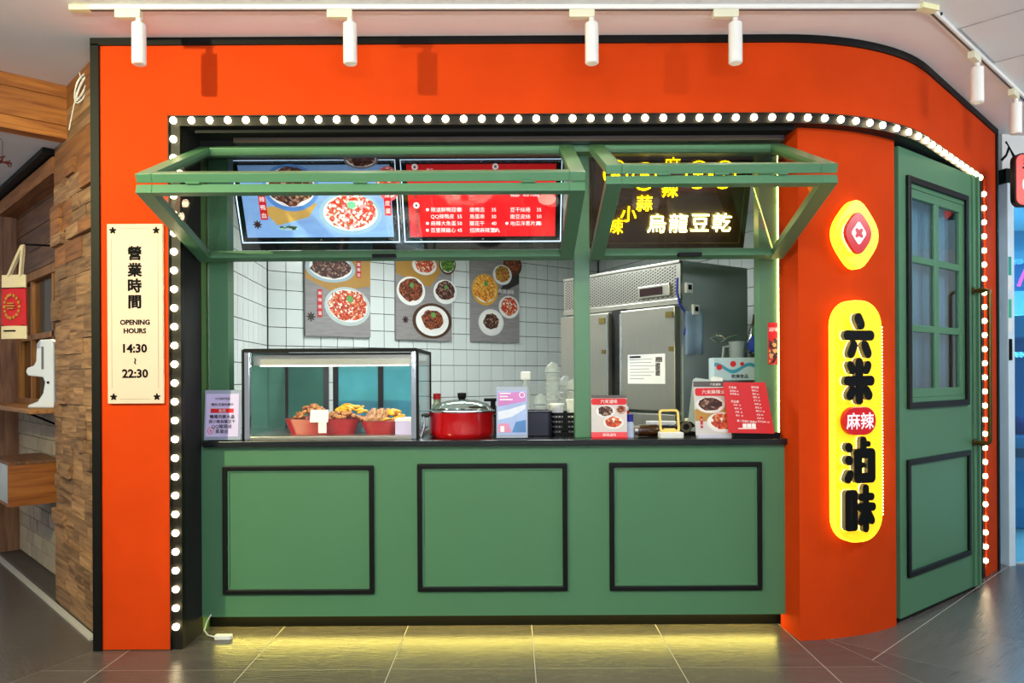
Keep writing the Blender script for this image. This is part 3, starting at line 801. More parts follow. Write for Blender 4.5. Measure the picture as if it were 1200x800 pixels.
# stroke-built characters, each stroke a round-ended bar: (x0,z0,x1,z1,r) in a unit square
STROKES = {
    '六': [(-.02, .42, .06, .28, .13), (-.40, .02, .40, .02, .12), (-.18, -.22, -.28, -.40, .12), (.20, -.22, .30, -.40, .12)],
    '米': [(-.40, .0, .40, .0, .12), (0, .42, 0, -.44, .125), (-.30, .36, -.24, .26, .11), (.30, .36, .24, .26, .11), (-.24, -.24, -.32, -.34, .12), (.24, -.24, .32, -.34, .12)],
    '滷': [(-.36, .36, -.34, .34, .11), (-.36, .06, -.34, .04, .11), (-.32, -.28, -.38, -.38, .11), (.12, .50, .12, .30, .10), (.12, .42, .28, .42, .07),
           (-.08, .20, .36, .20, .12), (-.06, .20, -.06, -.36, .12), (.38, .20, .38, -.36, .12), (-.06, -.38, .38, -.38, .12)],
    '味': [(-.40, .34, -.40, -.38, .10), (-.18, .34, -.18, -.38, .09), (-.40, .36, -.18, .36, .10), (-.40, -.40, -.18, -.40, .10),
           (.20, .48, .20, -.46, .10), (.04, .28, .40, .28, .09), (.0, .04, .44, .04, .10), (.12, -.10, .02, -.30, .09), (.28, -.10, .40, -.28, .10)],
}
def capsule(x0, z0, x1, z1, r, n=7):
    a = math.atan2(z1 - z0, x1 - x0)
    return [(x1 + r * math.cos(a - math.pi / 2 + math.pi * k / n), z1 + r * math.sin(a - math.pi / 2 + math.pi * k / n)) for k in range(n + 1)] + \
           [(x0 + r * math.cos(a + math.pi / 2 + math.pi * k / n), z0 + r * math.sin(a + math.pi / 2 + math.pi * k / n)) for k in range(n + 1)]
def sign_char(ch_, py, sx, sz):
    zc_ = P(1003, py, Zq - 0.08).z - (zz - 0.62)
    fr, bk, hl = MB(), MB(), MB()
    for i, (x0, z0, x1, z1, r) in enumerate(STROKES[ch_]):
        poly = [(px_ * sx, pz_ * sz) for px_, pz_ in capsule(x0, z0, x1, z1, r)]
        fr.prism(poly, -0.100 - i * 0.0002, -0.096); bk.prism(poly, -0.096, -0.072); hl.prism(poly, -0.0715 + i * 0.0001, -0.0705)
    o = fr.build('raised_character', BL, vs_, (-0.028, 0.012, zc_)); bk.build('character_side', SIDE, o); hl.build('halo_light', HALO, o)
    pins = MB()
    for x0, z0, x1, z1, r in STROKES[ch_][:2]: pins.tube([((x0 + x1) / 2 * sx, -0.074, (z0 + z1) / 2 * sz), ((x0 + x1) / 2 * sx, -0.052, (z0 + z1) / 2 * sz)], 0.004, 5)
    pins.build('pin', CHROME, o)
    return o
sign_char('六', 394, 0.185, 0.215); sign_char('米', 446, 0.185, 0.215)
c3 = sign_char('滷', 541, 0.195, 0.215); sign_char('味', 596, 0.185, 0.215)
MB().prism(flower(0.016, 5), -0.098, -0.072).build('flower_mark', BL, c3, (0.03, 0, -0.018))
zr = P(1003, 493, Zq - 0.08).z - (zz - 0.62)
op = MB().prism(rrect(0.205, 0.142, 0.07, 7), -0.100, -0.072).build('red_capsule', mat('red sign acrylic', 'c4101a'), vs_, (-0.026, 0.012, zr), bevel=0.003)
write('麻辣', mat('white acrylic', 'f6e6ee'), op, 0, -0.101, 0, 0.088, 0.001, off=0.0012)

# ------------------------------------------------------------------ green door, slightly ajar
DA = R(38.4)
dr = thing('door_1', 'green panelled door with six pane window standing slightly open', 'door', (2.11, 0.345, 0), DA, kind='structure')
DW, DZ0, DZ1 = 1.065, 0.025, 2.60
wx0, wx1, wz0, wz1 = 0.085, 0.905, 1.165, 2.455
fx0, fx1, fz0, fz1 = wx0 + 0.04, wx1 - 0.04, wz0 + 0.06, wz1 - 0.06   # clear opening
lf = MB()
lf.box(0, DW, 0, 0.045, DZ0, fz0); lf.box(0, DW, 0, 0.045, fz1, DZ1); lf.box(0, fx0, 0, 0.045, fz0, fz1); lf.box(fx1, DW, 0, 0.045, fz0, fz1)
lf.build('leaf', GREEN, dr)
MB().ring(rect(wx0, wx1, wz0, wz1), rect(wx0 + 0.035, wx1 - 0.035, wz0 + 0.035, wz1 - 0.035), -0.018, 0).build('window_moulding', BLACKM, dr, bevel=0.004)
frame_mb(0.075, 0.925, 0.235, 0.885, 0.032, -0.016, 0).build('panel_moulding', BLACKM, dr, bevel=0.004)
frame_mb(fx0, fx1, fz0, fz1, 0.05, 0.004, 0.04).build('window_frame', GREEN, dr, bevel=0.003)
mx_ = (fx0 + fx1) / 2
mu = MB(); mu.box(mx_ - 0.03, mx_ + 0.03, 0.006, 0.038, fz0, fz1)
zs_ = [fz0 + (fz1 - fz0) * k / 3 for k in range(4)]
for z in zs_[1:3]: mu.box(fx0, fx1, 0.008, 0.036, z - 0.02, z + 0.02)
mu.build('glazing_bars', GREEN, dr, bevel=0.003)
DG = glass('door glass', 'cfe0e6', 1.0, 1.9, 0.03)
for i in range(2):
    for j in range(3):
        MB().box((fx0, mx_ + 0.03)[i] + 0.0, (mx_ - 0.03, fx1)[i], 0.018, 0.023, zs_[j], zs_[j + 1]).build('pane', DG, dr)
st = MB(); st.box(0.985, 1.02, -0.012, 0, DZ0, DZ1); st.box(1.045, DW, -0.02, 0, DZ0, DZ1)
st.build('edge_batten', GREEN, dr, bevel=0.003)
MB().box(0.0, DW, 0.01, 0.03, 0.004, DZ0).build('bottom_seal', BLACK, dr)
BR = mat('aged brass', '6a5228', 0.35, 0.9, var=0.35, scale=20)
hd = MB().tube([(1.0, 0, 1.875), (1.0, -0.075, 1.875), (1.0, -0.09, 1.868), (1.0, -0.094, 1.85), (1.0, -0.094, 0.95), (1.0, -0.09, 0.933), (1.0, -0.075, 0.925), (1.0, 0, 0.925)], 0.012, 10).build('pull_handle', BR, dr, smooth=True)
for z in (1.875, 0.925):
    MB().tube([(1.0, -0.001, z), (1.0, -0.012, z)], 0.028, 12).build('flange', BR, hd)
    MB().tube([(1.0, -0.04, z), (1.0, -0.065, z)], 0.018, 10).build('pipe_collar', BR, hd)
# curtain behind the door glass
cu = MB(); n = 60
top = [(fx0 + (fx1 - fx0) * k / n, 0.10 + 0.018 * math.sin(k * 1.25)) for k in range(n + 1)]
cu.add([(x, y, fz0 - 0.1) for x, y in top] + [(x, y, fz1 + 0.1) for x, y in top], [(k, k + 1, n + 2 + k, n + 1 + k) for k in range(n)])
co = cu.build('curtain', mat('blue grey curtain', 'd3dee6', 0.8, var=0.2, scale=3), None, (2.11, 0.345, 0), (0, 0, DA), smooth=True)
co.modifiers.new('solid', 'SOLIDIFY').thickness = 0.003
tag(co, 'pleated blue grey curtain hanging behind the green door window', 'curtain')

# ------------------------------------------------------------------ outer rear walls of the stall (keep the arcade light out)
rw = MB(); e = fp(SE, 0.0)[0]
rw.box(-2.05, e.x + 0.0, 5.3, 5.4, 0, ZT); rw.box(e.x - 0.08, e.x - 0.01, e.y + 0.1, 5.3, 0, ZT); rw.box(-2.09, -2.02, 0.2, 5.3, 0, ZT)
tag(rw.build('wall_outer', mat('stall outer wall', '6a6a6a', 0.8)), 'plain grey outer walls enclosing the stall at sides and rear', 'wall', kind='structure')

# ------------------------------------------------------------------ steel fridge
FA = math.atan2(-0.816, 0.578)
fg = thing('steel_fridge', 'tall stainless steel four door fridge with louvred top panel', 'fridge', (0.403, 2.135, 0), FA)
FW, FD_, FH = 1.2, 0.70, 2.11
MB().box(0, FW, 0.03, FD_, 0.06, FH).build('body', mat('grey green steel side', '8d9795', 0.5, 0.0, var=0.2, scale=2), fg, bevel=0.004)
for x in (0.06, FW - 0.06):
    for y in (0.1, FD_ - 0.08): MB().tube([(x, y, 0), (x, y, 0.06)], 0.02, 8).build('foot', STEELD, fg)
MB().box(0, FW, 0.0, 0.03, FH - 0.285, FH - 0.25).build('lower_trim', STEEL, fg, bevel=0.004)
MB().box(0, FW, 0.0, 0.03, FH - 0.02, FH).build('upper_trim', STEEL, fg, bevel=0.004)
MB().box(0, FW, 0.008, 0.03, FH - 0.25, FH - 0.02).build('louvre_panel', STEEL, fg)
# hundreds of flat dark quads on the louvre panel, slot shade put into colour
lv = MB(); nx = 52
for i in range(nx):
    for j in range(10):
        x = 0.02 + i * (FW - 0.05) / nx; z = FH - 0.238 + j * 0.0205 + (i % 2) * 0.010
        lv.add([(x, 0.0075, z), (x + 0.015, 0.0075, z + 0.005), (x + 0.015, 0.0075, z + 0.013), (x, 0.0075, z + 0.008)], [(0, 1, 2, 3)])
lo = lv.build('vent_slots', DARK, fg); lo['kind'] = 'stuff'
MB().box(0.83, 1.12, -0.012, 0.006, FH - 0.225, FH - 0.145).build('control_frame', STEEL, fg, bevel=0.003)
MB().box(0.85, 1.06, -0.015, -0.010, FH - 0.212, FH - 0.160).build('control_display', mat('dark red display', '2a0d10', 0.2, var=0.4, scale=30), fg)
for i, (x0, x1) in enumerate(((0.012, 0.555), (0.675, 1.188))):
    for z0, z1 in ((1.12, FH - 0.30), (0.10, 1.10)):
        d_ = MB().box(x0, x1, -0.035, 0.02, z0, z1).build('door', STEEL, fg, bevel=0.006)
        hx = x1 - 0.03 if i else x1 - 0.05
        MB().box(hx - 0.045, hx + 0.015, -0.042, -0.035, z1 - 0.075, z1 - 0.035).build('lock_plate', mat('brass plate', '7a6a34', 0.4, 0.6), d_)
        MB().box(hx - 0.02, hx + 0.02, -0.040, -0.035, (z0 + z1) / 2 + 0.05, (z0 + z1) / 2 + 0.08).build('lock_plate', mat('brass plate', '7a6a34'), d_)
        MB().box(x1 - 0.012 if i == 0 else x0, x1 if i == 0 else x0 + 0.012, -0.04, -0.035, z0 + 0.02, z1 - 0.02).build('door_edge', CHROME, d_)
MB().box(0.555, 0.675, 0.0, 0.03, 0.1, FH - 0.29).build('centre_gap', DARK, fg)
def fr_pt(x, y, z): return Vector((0.403 + x * math.cos(FA) - y * math.sin(FA), 2.135 + x * math.sin(FA) + y * math.cos(FA), z))
# things fixed on the fridge
nt_ = thing('notice_sheet', 'white printed notice sheet stuck on the right fridge door', 'paper', fr_pt(0.93, -0.036, 1.30), FA)
MB().box(-0.175, 0.175, -0.002, 0, 0, 0.20).build('sheet', PAPER, nt_)
for k in range(7): MB().box(-0.155, (0.06, 0.05, 0.09, 0.03, 0.08, 0.05, -0.02)[k], -0.0026, -0.002, 0.165 - k * 0.022, 0.1685 - k * 0.022).build('text_line', mat('grey ink', '77777c'), nt_)
MB().box(-0.155, -0.05, -0.0028, -0.002, 0.178, 0.190).build('heading', INK, nt_)
for k in range(3): MB().box(0.09, 0.15 - 0.02 * (k > 0), -0.0028, -0.002, 0.145 - k * 0.045, 0.18 - k * 0.04).build('printed_picture', speck('mono print', ['303030', '8a8a86', '5a4a40'], 150), nt_)
SA = FA + R(90)
def side_pt(u, z): return fr_pt(FW + 0.001, u, z)
cs = thing('hanging_sheet', 'pale blue paper sheet hanging on the dark fridge side', 'paper', side_pt(0.13, 1.49), SA)
sh = MB(); n = 8
sh.add([(-0.085 + 0.17 * i / n, -0.004 - 0.006 * math.sin(i * 0.9), z + (0.008 if i > 4 else 0)) for z in (0.0, 0.14, 0.29) for i in range(n + 1)], [(r_ * 9 + i, r_ * 9 + i + 1, (r_ + 1) * 9 + i + 1, (r_ + 1) * 9 + i) for r_ in range(2) for i in range(n)])
so = sh.build('sheet', mat('pale blue paper', '9fb6c8', 0.6, var=0.1), cs, smooth=True); so.modifiers.new('s', 'SOLIDIFY').thickness = 0.002
MB().box(-0.02, 0.02, -0.012, 0.0, 0.285, 0.30).build('magnet', WHITE, cs)
for u, z, lb in ((0.075, 1.93, 'upper white thermometer box on dark fridge side'), (0.14, 1.79, 'lower white thermometer box on dark fridge side')):
    t = thing('thermometer', lb, 'thermometer', side_pt(u, z), SA, 'thermometers on the fridge side')
    MB().box(-0.032, 0.032, -0.02, 0, -0.035, 0.035).build('case', WHITE, t, bevel=0.006)
    MB().box(-0.016, 0.016, -0.023, -0.02, -0.012, 0.02).build('display', BLACK, t)
cd = MB().tube([side_pt(-0.02, 1.99), side_pt(-0.025, 1.9), side_pt(0.0, 1.82) , side_pt(0.05, 1.77), side_pt(0.06, 1.70), side_pt(0.04, 1.62)], 0.008, 6)
cd.build('power_cord', mat('blue cord', '1c2c9a', 0.5), fg, smooth=True).matrix_parent_inverse = (Matrix.Translation((0.403, 2.135, 0)) @ Matrix.Rotation(FA, 4, 'Z')).inverted()

# ------------------------------------------------------------------ work unit beside the fridge with box, jug and tools
wu = thing('work_unit', 'dark steel work unit between fridge and right window post', 'cabinet', (1.55, 1.02, 0))
MB().box(-0.27, 0.22, -0.24, 0.20, 0.05, 1.30).build('body', mat('near black steel', '15181a', 0.35, 0.4), wu, bevel=0.004)
MB().box(-0.28, 0.23, -0.25, 0.21, 1.30, 1.325).build('top', STEELD, wu, bevel=0.003)
for x in (-0.23, 0.18):
    for y in (-0.2, 0.16): MB().tube([(x, y, 0), (x, y, 0.05)], 0.018, 8).build('foot', STEELD, wu)
bx_a, bx_c = P(837, 419, 4.56), P(885, 448, 4.56)
cbx = thing('printed_carton', 'pale blue printed carton standing beside the fridge', 'box', ((bx_a.x + bx_c.x) / 2, bx_a.y, 1.325))
bw, bh = bx_c.x - bx_a.x, bx_a.z - 1.325
MB().box(-bw / 2, bw / 2, 0, 0.13, 0, bh).build('carton', mat('carton blue white', 'b9cdd6', 0.5, var=0.08), cbx, bevel=0.002)
wv = [(-bw / 2 + bw * k / 14, bh * 0.62 + 0.022 * math.sin(k * 0.55 + 1.2)) for k in range(15)]
MB().prism(wv + [(x, z - 0.022) for x, z in wv[::-1]], -0.0012, 0).build('printed_wave', mat('teal print', '3a9ab8', 0.5), cbx)
for x, r_ in ((-0.01, 0.018), (0.045, 0.012)):
    MB().prism(ell(r_, r_, 14), -0.002, 0).build('printed_dot', REDP, cbx, (x, 0, bh * 0.72))
MB().prism(ell(0.018, 0.018, 12), -0.002, 0).build('printed_fruit', REDP, cbx, (-bw / 2 + 0.03, 0, bh * 0.58))
write('乾燥食品', INK, cbx, 0.03, -0.002, bh * 0.18, 0.026, 0.0005)
jg = thing('measuring_jug', 'frosted plastic measuring jug standing behind the blue carton', 'jug', P(864, 419, 4.78).xy.to_3d() + Vector((0, 0, 1.325)))
JUG = mat('frosted plastic', 'a6b0b2', 0.35, alpha=0.72, var=0.05)
MB().lathe([(0.045, 0), (0.052, 0.24), (0.055, 0.245), (0.050, 0.245), (0.043, 0.005), (0, 0.005)], 20).build('jug_body', JUG, jg, smooth=True)
MB().tube([(-0.05, 0, 0.215), (-0.085, 0, 0.21), (-0.092, 0, 0.15), (-0.08, 0, 0.09), (-0.047, 0, 0.075)], 0.009, 7).build('jug_handle', JUG, jg, smooth=True)
ub = P(877, 419, 4.72)
uh = thing('utensil_jar', 'steel jar holding ladles and a whisk by the right post', 'utensil jar', (ub.x + 0.035, ub.y + 0.10, 1.325))
MB().lathe([(0.05, 0), (0.05, 0.17), (0.046, 0.17), (0.046, 0.006), (0, 0.006)], 18).build('jar', STEELD, uh, smooth=True)
MB().tube([(0.0, 0, 0.03), (0.02, 0, 0.3), (0.035, 0.0, 0.42)], 0.007, 6).build('ladle_handle', mat('dark red handle', '5a1512', 0.4), uh, smooth=True)
MB().tube([(-0.01, 0, 0.02), (0.0, 0.0, 0.17), (0.012, 0, 0.24), (0.02, 0, 0.33), (0.02, 0, 0.36)], [0.008, 0.008, 0.026, 0.016, 0.004], 10).build('spoon', CHROME, uh, smooth=True)
wk = thing('whisk', 'wire whisk hanging between fridge side and jug', 'whisk', P(842, 396, 4.72))
for k in range(6):
    a = math.pi * k / 6
    MB().tube([(-0.05 + 0.09 * math.sin(t) * 0.0 + 0.10 * t / math.pi, 0.03 * math.sin(t) * math.cos(a), 0.035 * math.sin(t) * math.sin(a) * (1 if k % 2 else -1)) for t in [math.pi * i / 8 for i in range(9)]], 0.002, 5).build('wire', CHROME, wk, smooth=True)
MB().tube([(0.05, 0, 0), (0.12, 0.01, 0.015)], 0.008, 7).build('whisk_handle', CHROME, wk)
bl = thing('blue_cloth', 'crumpled bright blue cloth behind the right post', 'cloth', P(884, 403, 4.75))
MB().blob((0, 0, 0), (0.04, 0.03, 0.055), 9, 6, 0.25).build('folds', mat('blue cloth', '1d3a9c', 0.8, var=0.3, scale=20), bl, smooth=True)

# poster on the right jamb
a, c = P(900, 378, 4.08), P(912.5, 427, 4.08)
jp = thing('jamb_poster', 'narrow red poster on the right green window post', 'poster', ((a.x + c.x) / 2, YC + 0.09, c.z))
hw, hh = (c.x - a.x) / 2, a.z - c.z
MB().box(-hw, hw, -0.002, 0, 0, hh).build('sheet', REDP, jp)
MB().box(-hw * 0.8, hw * 0.9, -0.003, -0.002, 0.0, hh * 0.62).build('printed_dishes', speck('jamb food', ['8c2a16', '2c1a16', 'd8a060', 'c8301a', '3a3a3a'], 55), jp)
write('滷味', WPRINT, jp, 0, -0.004, hh * 0.84, 0.026, 0.0004)

# ------------------------------------------------------------------ things on the counter
def on_ctr(px, py_unused=None, Z=4.1): q = P(px, 510, Z); return Vector((q.x, q.y, CT))
# acrylic price stand at the left
ACR = glass('acrylic', 'e6ecf4', 1.0, 1.5)
def acrylic_stand(name, label, x0, x1, ytop, Z, group=None, lean=R(4)):
    a, c = P(x0, ytop, Z), P(x1, 514, Z)
    o = thing(name, label, 'sign stand', ((a.x + c.x) / 2, a.y, CT), 0, group)
    w, h = c.x - a.x, a.z - CT
    MB().box(-w / 2, w / 2, -0.03, 0.05, 0, 0.006).build('foot', ACR, o)
    bd = bpy.data.objects.new('panel', None)
    M = Matrix.Rotation(-lean, 4, 'X')
    p = MB().box(-w / 2, w / 2, 0, 0.004, 0.006, h).build('panel', mat('grey frame acrylic', '9aa0b4', 0.25, var=0.05), o, (0, -0.005, 0), (-lean, 0, 0))
    return o, p, w, h
o, p, w, h = acrylic_stand('acrylic_sign', 'small acrylic stand with lilac notice at far left of ledge', 239, 282.5, 457, 4.02)
MB().box(-w / 2 + 0.008, w / 2 - 0.014, -0.0015, 0, 0.022, h - 0.02).build('notice', mat('lilac paper', 'cdbfe6', 0.5, var=0.04), p)
def ptxt(body, fz, sz, mt=INK, off=0.0): write(body, mt, p, -0.003, -0.0022, h * fz, sz, 0.0003, off=off)
ptxt('今日獨家限量', 0.83, 0.0135); ptxt('鴨肉/豆腐供應中', 0.715, 0.0165, off=0.0002)
MB().box(-0.065, 0.058, -0.0022, -0.0015, h * 0.55, h * 0.635).build('red_band', REDP, p); write('售完', WPRINT, p, -0.003, -0.0028, h * 0.592, 0.02, 0.0003)
ptxt('鴨嘴肉嫩水晶', 0.475, 0.0225, off=0.0003); ptxt('蒜小辣烏龍豆干', 0.38, 0.0205, off=0.0003); ptxt('QQ豬頭皮', 0.28, 0.0235, off=0.0003); ptxt('蒸蛋皮', 0.185, 0.0235, off=0.0003)
MB().ring(ell(0.018, 0.018, 16), ell(0.014, 0.014, 16), -0.0022, -0.0015).build('red_seal', mat('pale red print', 'd86a72'), p, (-w / 2 + 0.035, 0, h * 0.2))
MB().prism(flower(0.008, 5), -0.0022, -0.0015).build('red_seal_flower', mat('pale red print', 'd86a72'), p, (-w / 2 + 0.035, 0, h * 0.2))

# glass display case
a, c = P(286, 409.5, 4.04), P(488.5, 514, 4.04)
dc = thing('display_case', 'glass food display case with chrome posts on the black ledge', 'display case', ((a.x + c.x) / 2, a.y, CT))
cw, chh, cdp = c.x - a.x, a.z - CT, 0.74
MB().box(-cw / 2, cw / 2, 0, cdp, 0, 0.018).build('base_plate', STEEL, dc, bevel=0.002)
SDG = glass('teal painted reflection side pane', 'a8d0c0', 1.0, 1.6, 0.0, '5a9080', 0.38)  # green reflection painted into the left pane as diffuse colour
for sx in (-1, 1):
    MB().box(sx * cw / 2 - 0.015 - 0.015 * sx, sx * cw / 2 + 0.015 - 0.015 * sx, -0.006, 0.024, 0, chh).build('front_post', CHROME, dc, bevel=0.003)
    MB().box(sx * cw / 2 - 0.01 - 0.01 * sx, sx * cw / 2 + 0.01 - 0.01 * sx, cdp - 0.02, cdp, 0, chh).build('rear_post', BLACK, dc)
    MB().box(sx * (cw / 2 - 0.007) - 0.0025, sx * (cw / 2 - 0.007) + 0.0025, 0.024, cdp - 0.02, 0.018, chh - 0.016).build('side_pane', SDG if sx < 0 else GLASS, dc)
    MB().box(sx * (cw / 2 + 0.005) - 0.006, sx * (cw / 2 + 0.005) + 0.006, -0.008, 0.012, 0, chh).build('black_edge', BLACK, dc)
MB().box(-cw / 2, cw / 2, -0.008, cdp, chh - 0.006, chh).build('top_pane', GLASS, dc)
tf = MB(); frame_mb(-cw / 2, cw / 2, -0.008, cdp, 0.02, chh - 0.016, chh + 0.004, None)
tf.ring(rect(-cw / 2, cw / 2, -0.008, cdp), rect(-cw / 2 + 0.02, cw / 2 - 0.02, 0.012, cdp - 0.02), chh - 0.016, chh + 0.004, axis='z')
tf.build('top_frame', BLACK, dc)
MB().box(-cw / 2 + 0.03, cw / 2 - 0.03, 0.012, 0.016, 0.018, chh - 0.016).build('front_pane', GLASS, dc)
MB().box(-cw / 2 + 0.03, cw / 2 - 0.03, 0.06, 0.16, chh - 0.085, chh - 0.03).build('lamp_housing', mat('case lamp housing', 'b8b6a8', 0.3, 0.5), dc)
MB().box(-cw / 2 + 0.06, cw / 2 - 0.06, 0.08, 0.14, chh - 0.090, chh - 0.085).build('lamp_tube', glow('case lamp', (1.0, 0.95, 0.82), 5.0), dc)
MB().box(-cw / 2 + 0.02, cw / 2 - 0.02, cdp - 0.03, cdp - 0.005, chh - 0.075, chh - 0.05).build('door_track', BLACK, dc)
BLG = glass('blue painted reflection pane', '9fd8e0', 1.0, 1.6, 0.0, '58bfe0', 0.8); TLG = glass('teal painted reflection pane', 'a8d8cc', 1.0, 1.6, 0.0, '4f9a86', 0.6)  # outdoor reflections painted into the rear panes as blue and teal colour
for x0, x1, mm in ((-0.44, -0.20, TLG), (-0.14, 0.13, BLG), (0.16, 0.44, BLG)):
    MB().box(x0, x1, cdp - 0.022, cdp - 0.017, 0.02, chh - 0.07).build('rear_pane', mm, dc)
for x in (-0.20, -0.14, 0.145): MB().box(x - 0.016, x + 0.016, cdp - 0.03, cdp - 0.012, 0.018, chh - 0.05).build('rear_mullion', BLACK if x > -0.19 else STEELD, dc)

# red trays and food inside the case
def tray(label, x0, x1, Z, h, dep, grp='red food trays in the display case'):
    a, c = P(x0, 510, Z), P(x1, 510, Z); w = c.x - a.x
    o = thing('food_tray', label, 'tray', ((a.x + c.x) / 2, a.y, CT + 0.018), 0, grp)
    def loop(wx, dy, z): return [Vector((x, y + dep / 2, z)) for x, y in rrect(wx, dy, 0.05, 4)]
    t = MB(); L_ = [loop(w - 0.05, dep - 0.05, 0), loop(w, dep, h), loop(w + 0.012, dep + 0.012, h + 0.003), loop(w - 0.012, dep - 0.012, h - 0.001), loop(w - 0.06, dep - 0.06, 0.008)]
    n = len(L_[0]); vs = [q for l in L_ for q in l]
    fs = [(i * n + k, i * n + (k + 1) % n, (i + 1) * n + (k + 1) % n, (i + 1) * n + k) for i in range(4) for k in range(n)] + [tuple(range(n)), tuple(range(4 * n, 5 * n))]
    t.add(vs, fs); t.build('tray_shell', RED, o, smooth=True)
    return o, w
t1, tw1 = tray('long red tray heaped with brown snacks at case left', 331, 418, 4.16, 0.085, 0.34)
t2, tw2 = tray('red tray with tofu strips and yellow food at case right', 421, 467, 4.16, 0.070, 0.34)
TAN = speck('fried tan food', ['a5642a', 'c2843c', '8a4a1e', 'd09a50'], 40, 0.45)
YF = mat('yellow corn food', 'f0b408', 0.4, var=0.2, scale=25)
STRIP = speck('braised tofu', ['b07a48', 'c89a68', '8a5830'], 30, 0.5)
me_n = [MB().blob((0, 0, 0), (0.023, 0.016, 0.012), 8, 5, 0.18, random.Random(k)).mesh('nugget', TAN, True) for k in range(3)]
me_y = [MB().blob((0, 0, 0), (0.028, 0.013, 0.008), 8, 5, 0.15, random.Random(k + 9)).mesh('yellow', YF, True) for k in range(2)]
me_s = MB().box(-0.012, 0.012, -0.045, 0.045, -0.011, 0.011).mesh('strip', STRIP)
rnd = random.Random(4)
def heap(nm, meshes, cx, cy, rx, ry, z0, top, n, label, grp, tilt=0.5):
    for k in range(n):
        a, r_ = rnd.uniform(0, 6.283), math.sqrt((k + 0.5) / n)
        x, y = cx + rx * r_ * math.cos(a), cy + ry * r_ * math.sin(a)
        o = put(nm, meshes[k % len(meshes)], None, (x, y, z0 + top * (1 - r_ * r_)), (rnd.uniform(-tilt, tilt), rnd.uniform(-tilt, tilt), rnd.uniform(0, 3.1)), 0)
        tag(o, label, 'food', grp)
tb = t1.location
heap('fried_snack', me_n, tb.x - 0.075, tb.y + 0.14, 0.095, 0.12, CT + 0.098, 0.075, 60, 'tan fried snack piece heaped at left end of red tray', 'tan snacks at the left of the trays')
heap('yellow_snack', me_y, tb.x + 0.13, tb.y + 0.20, 0.10, 0.07, CT + 0.125, 0.05, 34, 'bright yellow snack strip at centre rear of trays', 'yellow snacks at tray centre')
heap('fried_snack', me_n, tb.x + 0.10, tb.y + 0.08, 0.12, 0.06, CT + 0.098, 0.035, 40, 'tan fried snack piece at front centre of red tray', 'tan snacks at tray centre')
tb = t2.location
for k in range(9):
    o = put('tofu_strip', me_s, None, (tb.x - 0.075 + k * 0.013 + (0.004 if k % 2 else 0), tb.y + 0.10, CT + 0.112 + (k % 3) * 0.006), (R(35), R(rnd.uniform(-12, 12)), R(rnd.uniform(-12, 12))))
    tag(o, 'braised tofu strip leaning in row in right red tray', 'food', 'tofu strips in the right tray')
heap('yellow_snack', me_y, tb.x + 0.06, tb.y + 0.13, 0.055, 0.10, CT + 0.098, 0.05, 32, 'bright yellow snack strip at right end of trays', 'yellow snacks at the right end')
a = P(373, 478, 4.13)
pc = thing('white_card', 'white paper card leaning across the snack trays', 'card', (a.x, a.y, CT + 0.05))
MB().box(-0.05, 0.05, 0, 0.003, 0.04, 0.11).build('card_top', PAPER, pc, (0, 0, 0), (R(-14), 0, 0)); MB().box(0.0, 0.045, -0.003, 0, -0.02, 0.045).build('card_drop', PAPER, pc)
a = P(477, 500, 4.1)
pb = thing('lilac_box', 'lilac paper box lying at right end of display case', 'box', (a.x - 0.01, a.y, CT + 0.018))
MB().box(-0.055, 0.055, 0.0, 0.2, 0, 0.085).build('box_body', mat('lilac paper', 'cdbfe6'), pb, bevel=0.003); MB().box(-0.057, 0.057, -0.002, 0.202, 0.075, 0.09).build('box_lid', PAPER, pb)

# red pot
pt = thing('red_pot', 'round red pot with glass lid and black knob on ledge', 'pot', on_ctr(541.5, Z=4.24))
pr = 0.182
MB().lathe([(pr - 0.012, 0), (pr - 0.002, 0.012), (pr, 0.03), (pr, 0.132), (pr + 0.004, 0.14), (pr - 0.006, 0.14), (pr - 0.008, 0.03), (0, 0.02)], 40).build('pot_body', RED, pt, smooth=True)
ld = MB().lathe([(pr + 0.002, 0.142), (pr - 0.01, 0.155), (pr * 0.8, 0.183), (pr * 0.45, 0.203), (0.0, 0.210)], 40).build('lid', glass('lid glass', 'dfe6e0', 1.0, 1.5), pt, smooth=True)
MB().lathe([(pr + 0.004, 0.139), (pr + 0.006, 0.146), (pr - 0.006, 0.150), (pr - 0.008, 0.142)], 40).build('rim_band', CHROME, ld, smooth=True)
MB().lathe([(0.016, 0.206), (0.022, 0.214), (0.026, 0.236), (0.024, 0.244), (0.0, 0.246)], 18).build('knob', BLACK, ld, smooth=True)
MB().lathe([(0.0, 0.09), (pr - 0.012, 0.09)], 30).build('broth', speck('broth food', ['7a4a20', 'a87440', '5a6a28', 'c8a070'], 30), pt)
for sx in (-1, 1):
    MB().tube([(sx * (pr - 0.002), -0.05, 0.118), (sx * (pr + 0.035), -0.045, 0.12), (sx * (pr + 0.04), 0, 0.12), (sx * (pr + 0.035), 0.045, 0.12), (sx * (pr - 0.002), 0.05, 0.118)], 0.009, 8).build('side_handle', BLACK, pt, smooth=True)
tg = thing('steel_tongs', 'steel tongs standing between display case and red pot', 'tongs', on_ctr(493, Z=4.16))
for dx in (0.0, 0.02): MB().tube([(dx - 0.02, 0, 0.004), (dx, 0, 0.06), (0.02, 0.0, 0.118)], [0.012, 0.007, 0.005], 7).build('arm', CHROME, tg, smooth=True)
MB().tube([(0.02, 0, 0.115), (0.045, 0, 0.12)], 0.007, 7).build('grip', BLACK, tg)
sn = thing('salt_shaker', 'small clear jar with red lid behind the red pot', 'jar', on_ctr(512.5, Z=4.52))
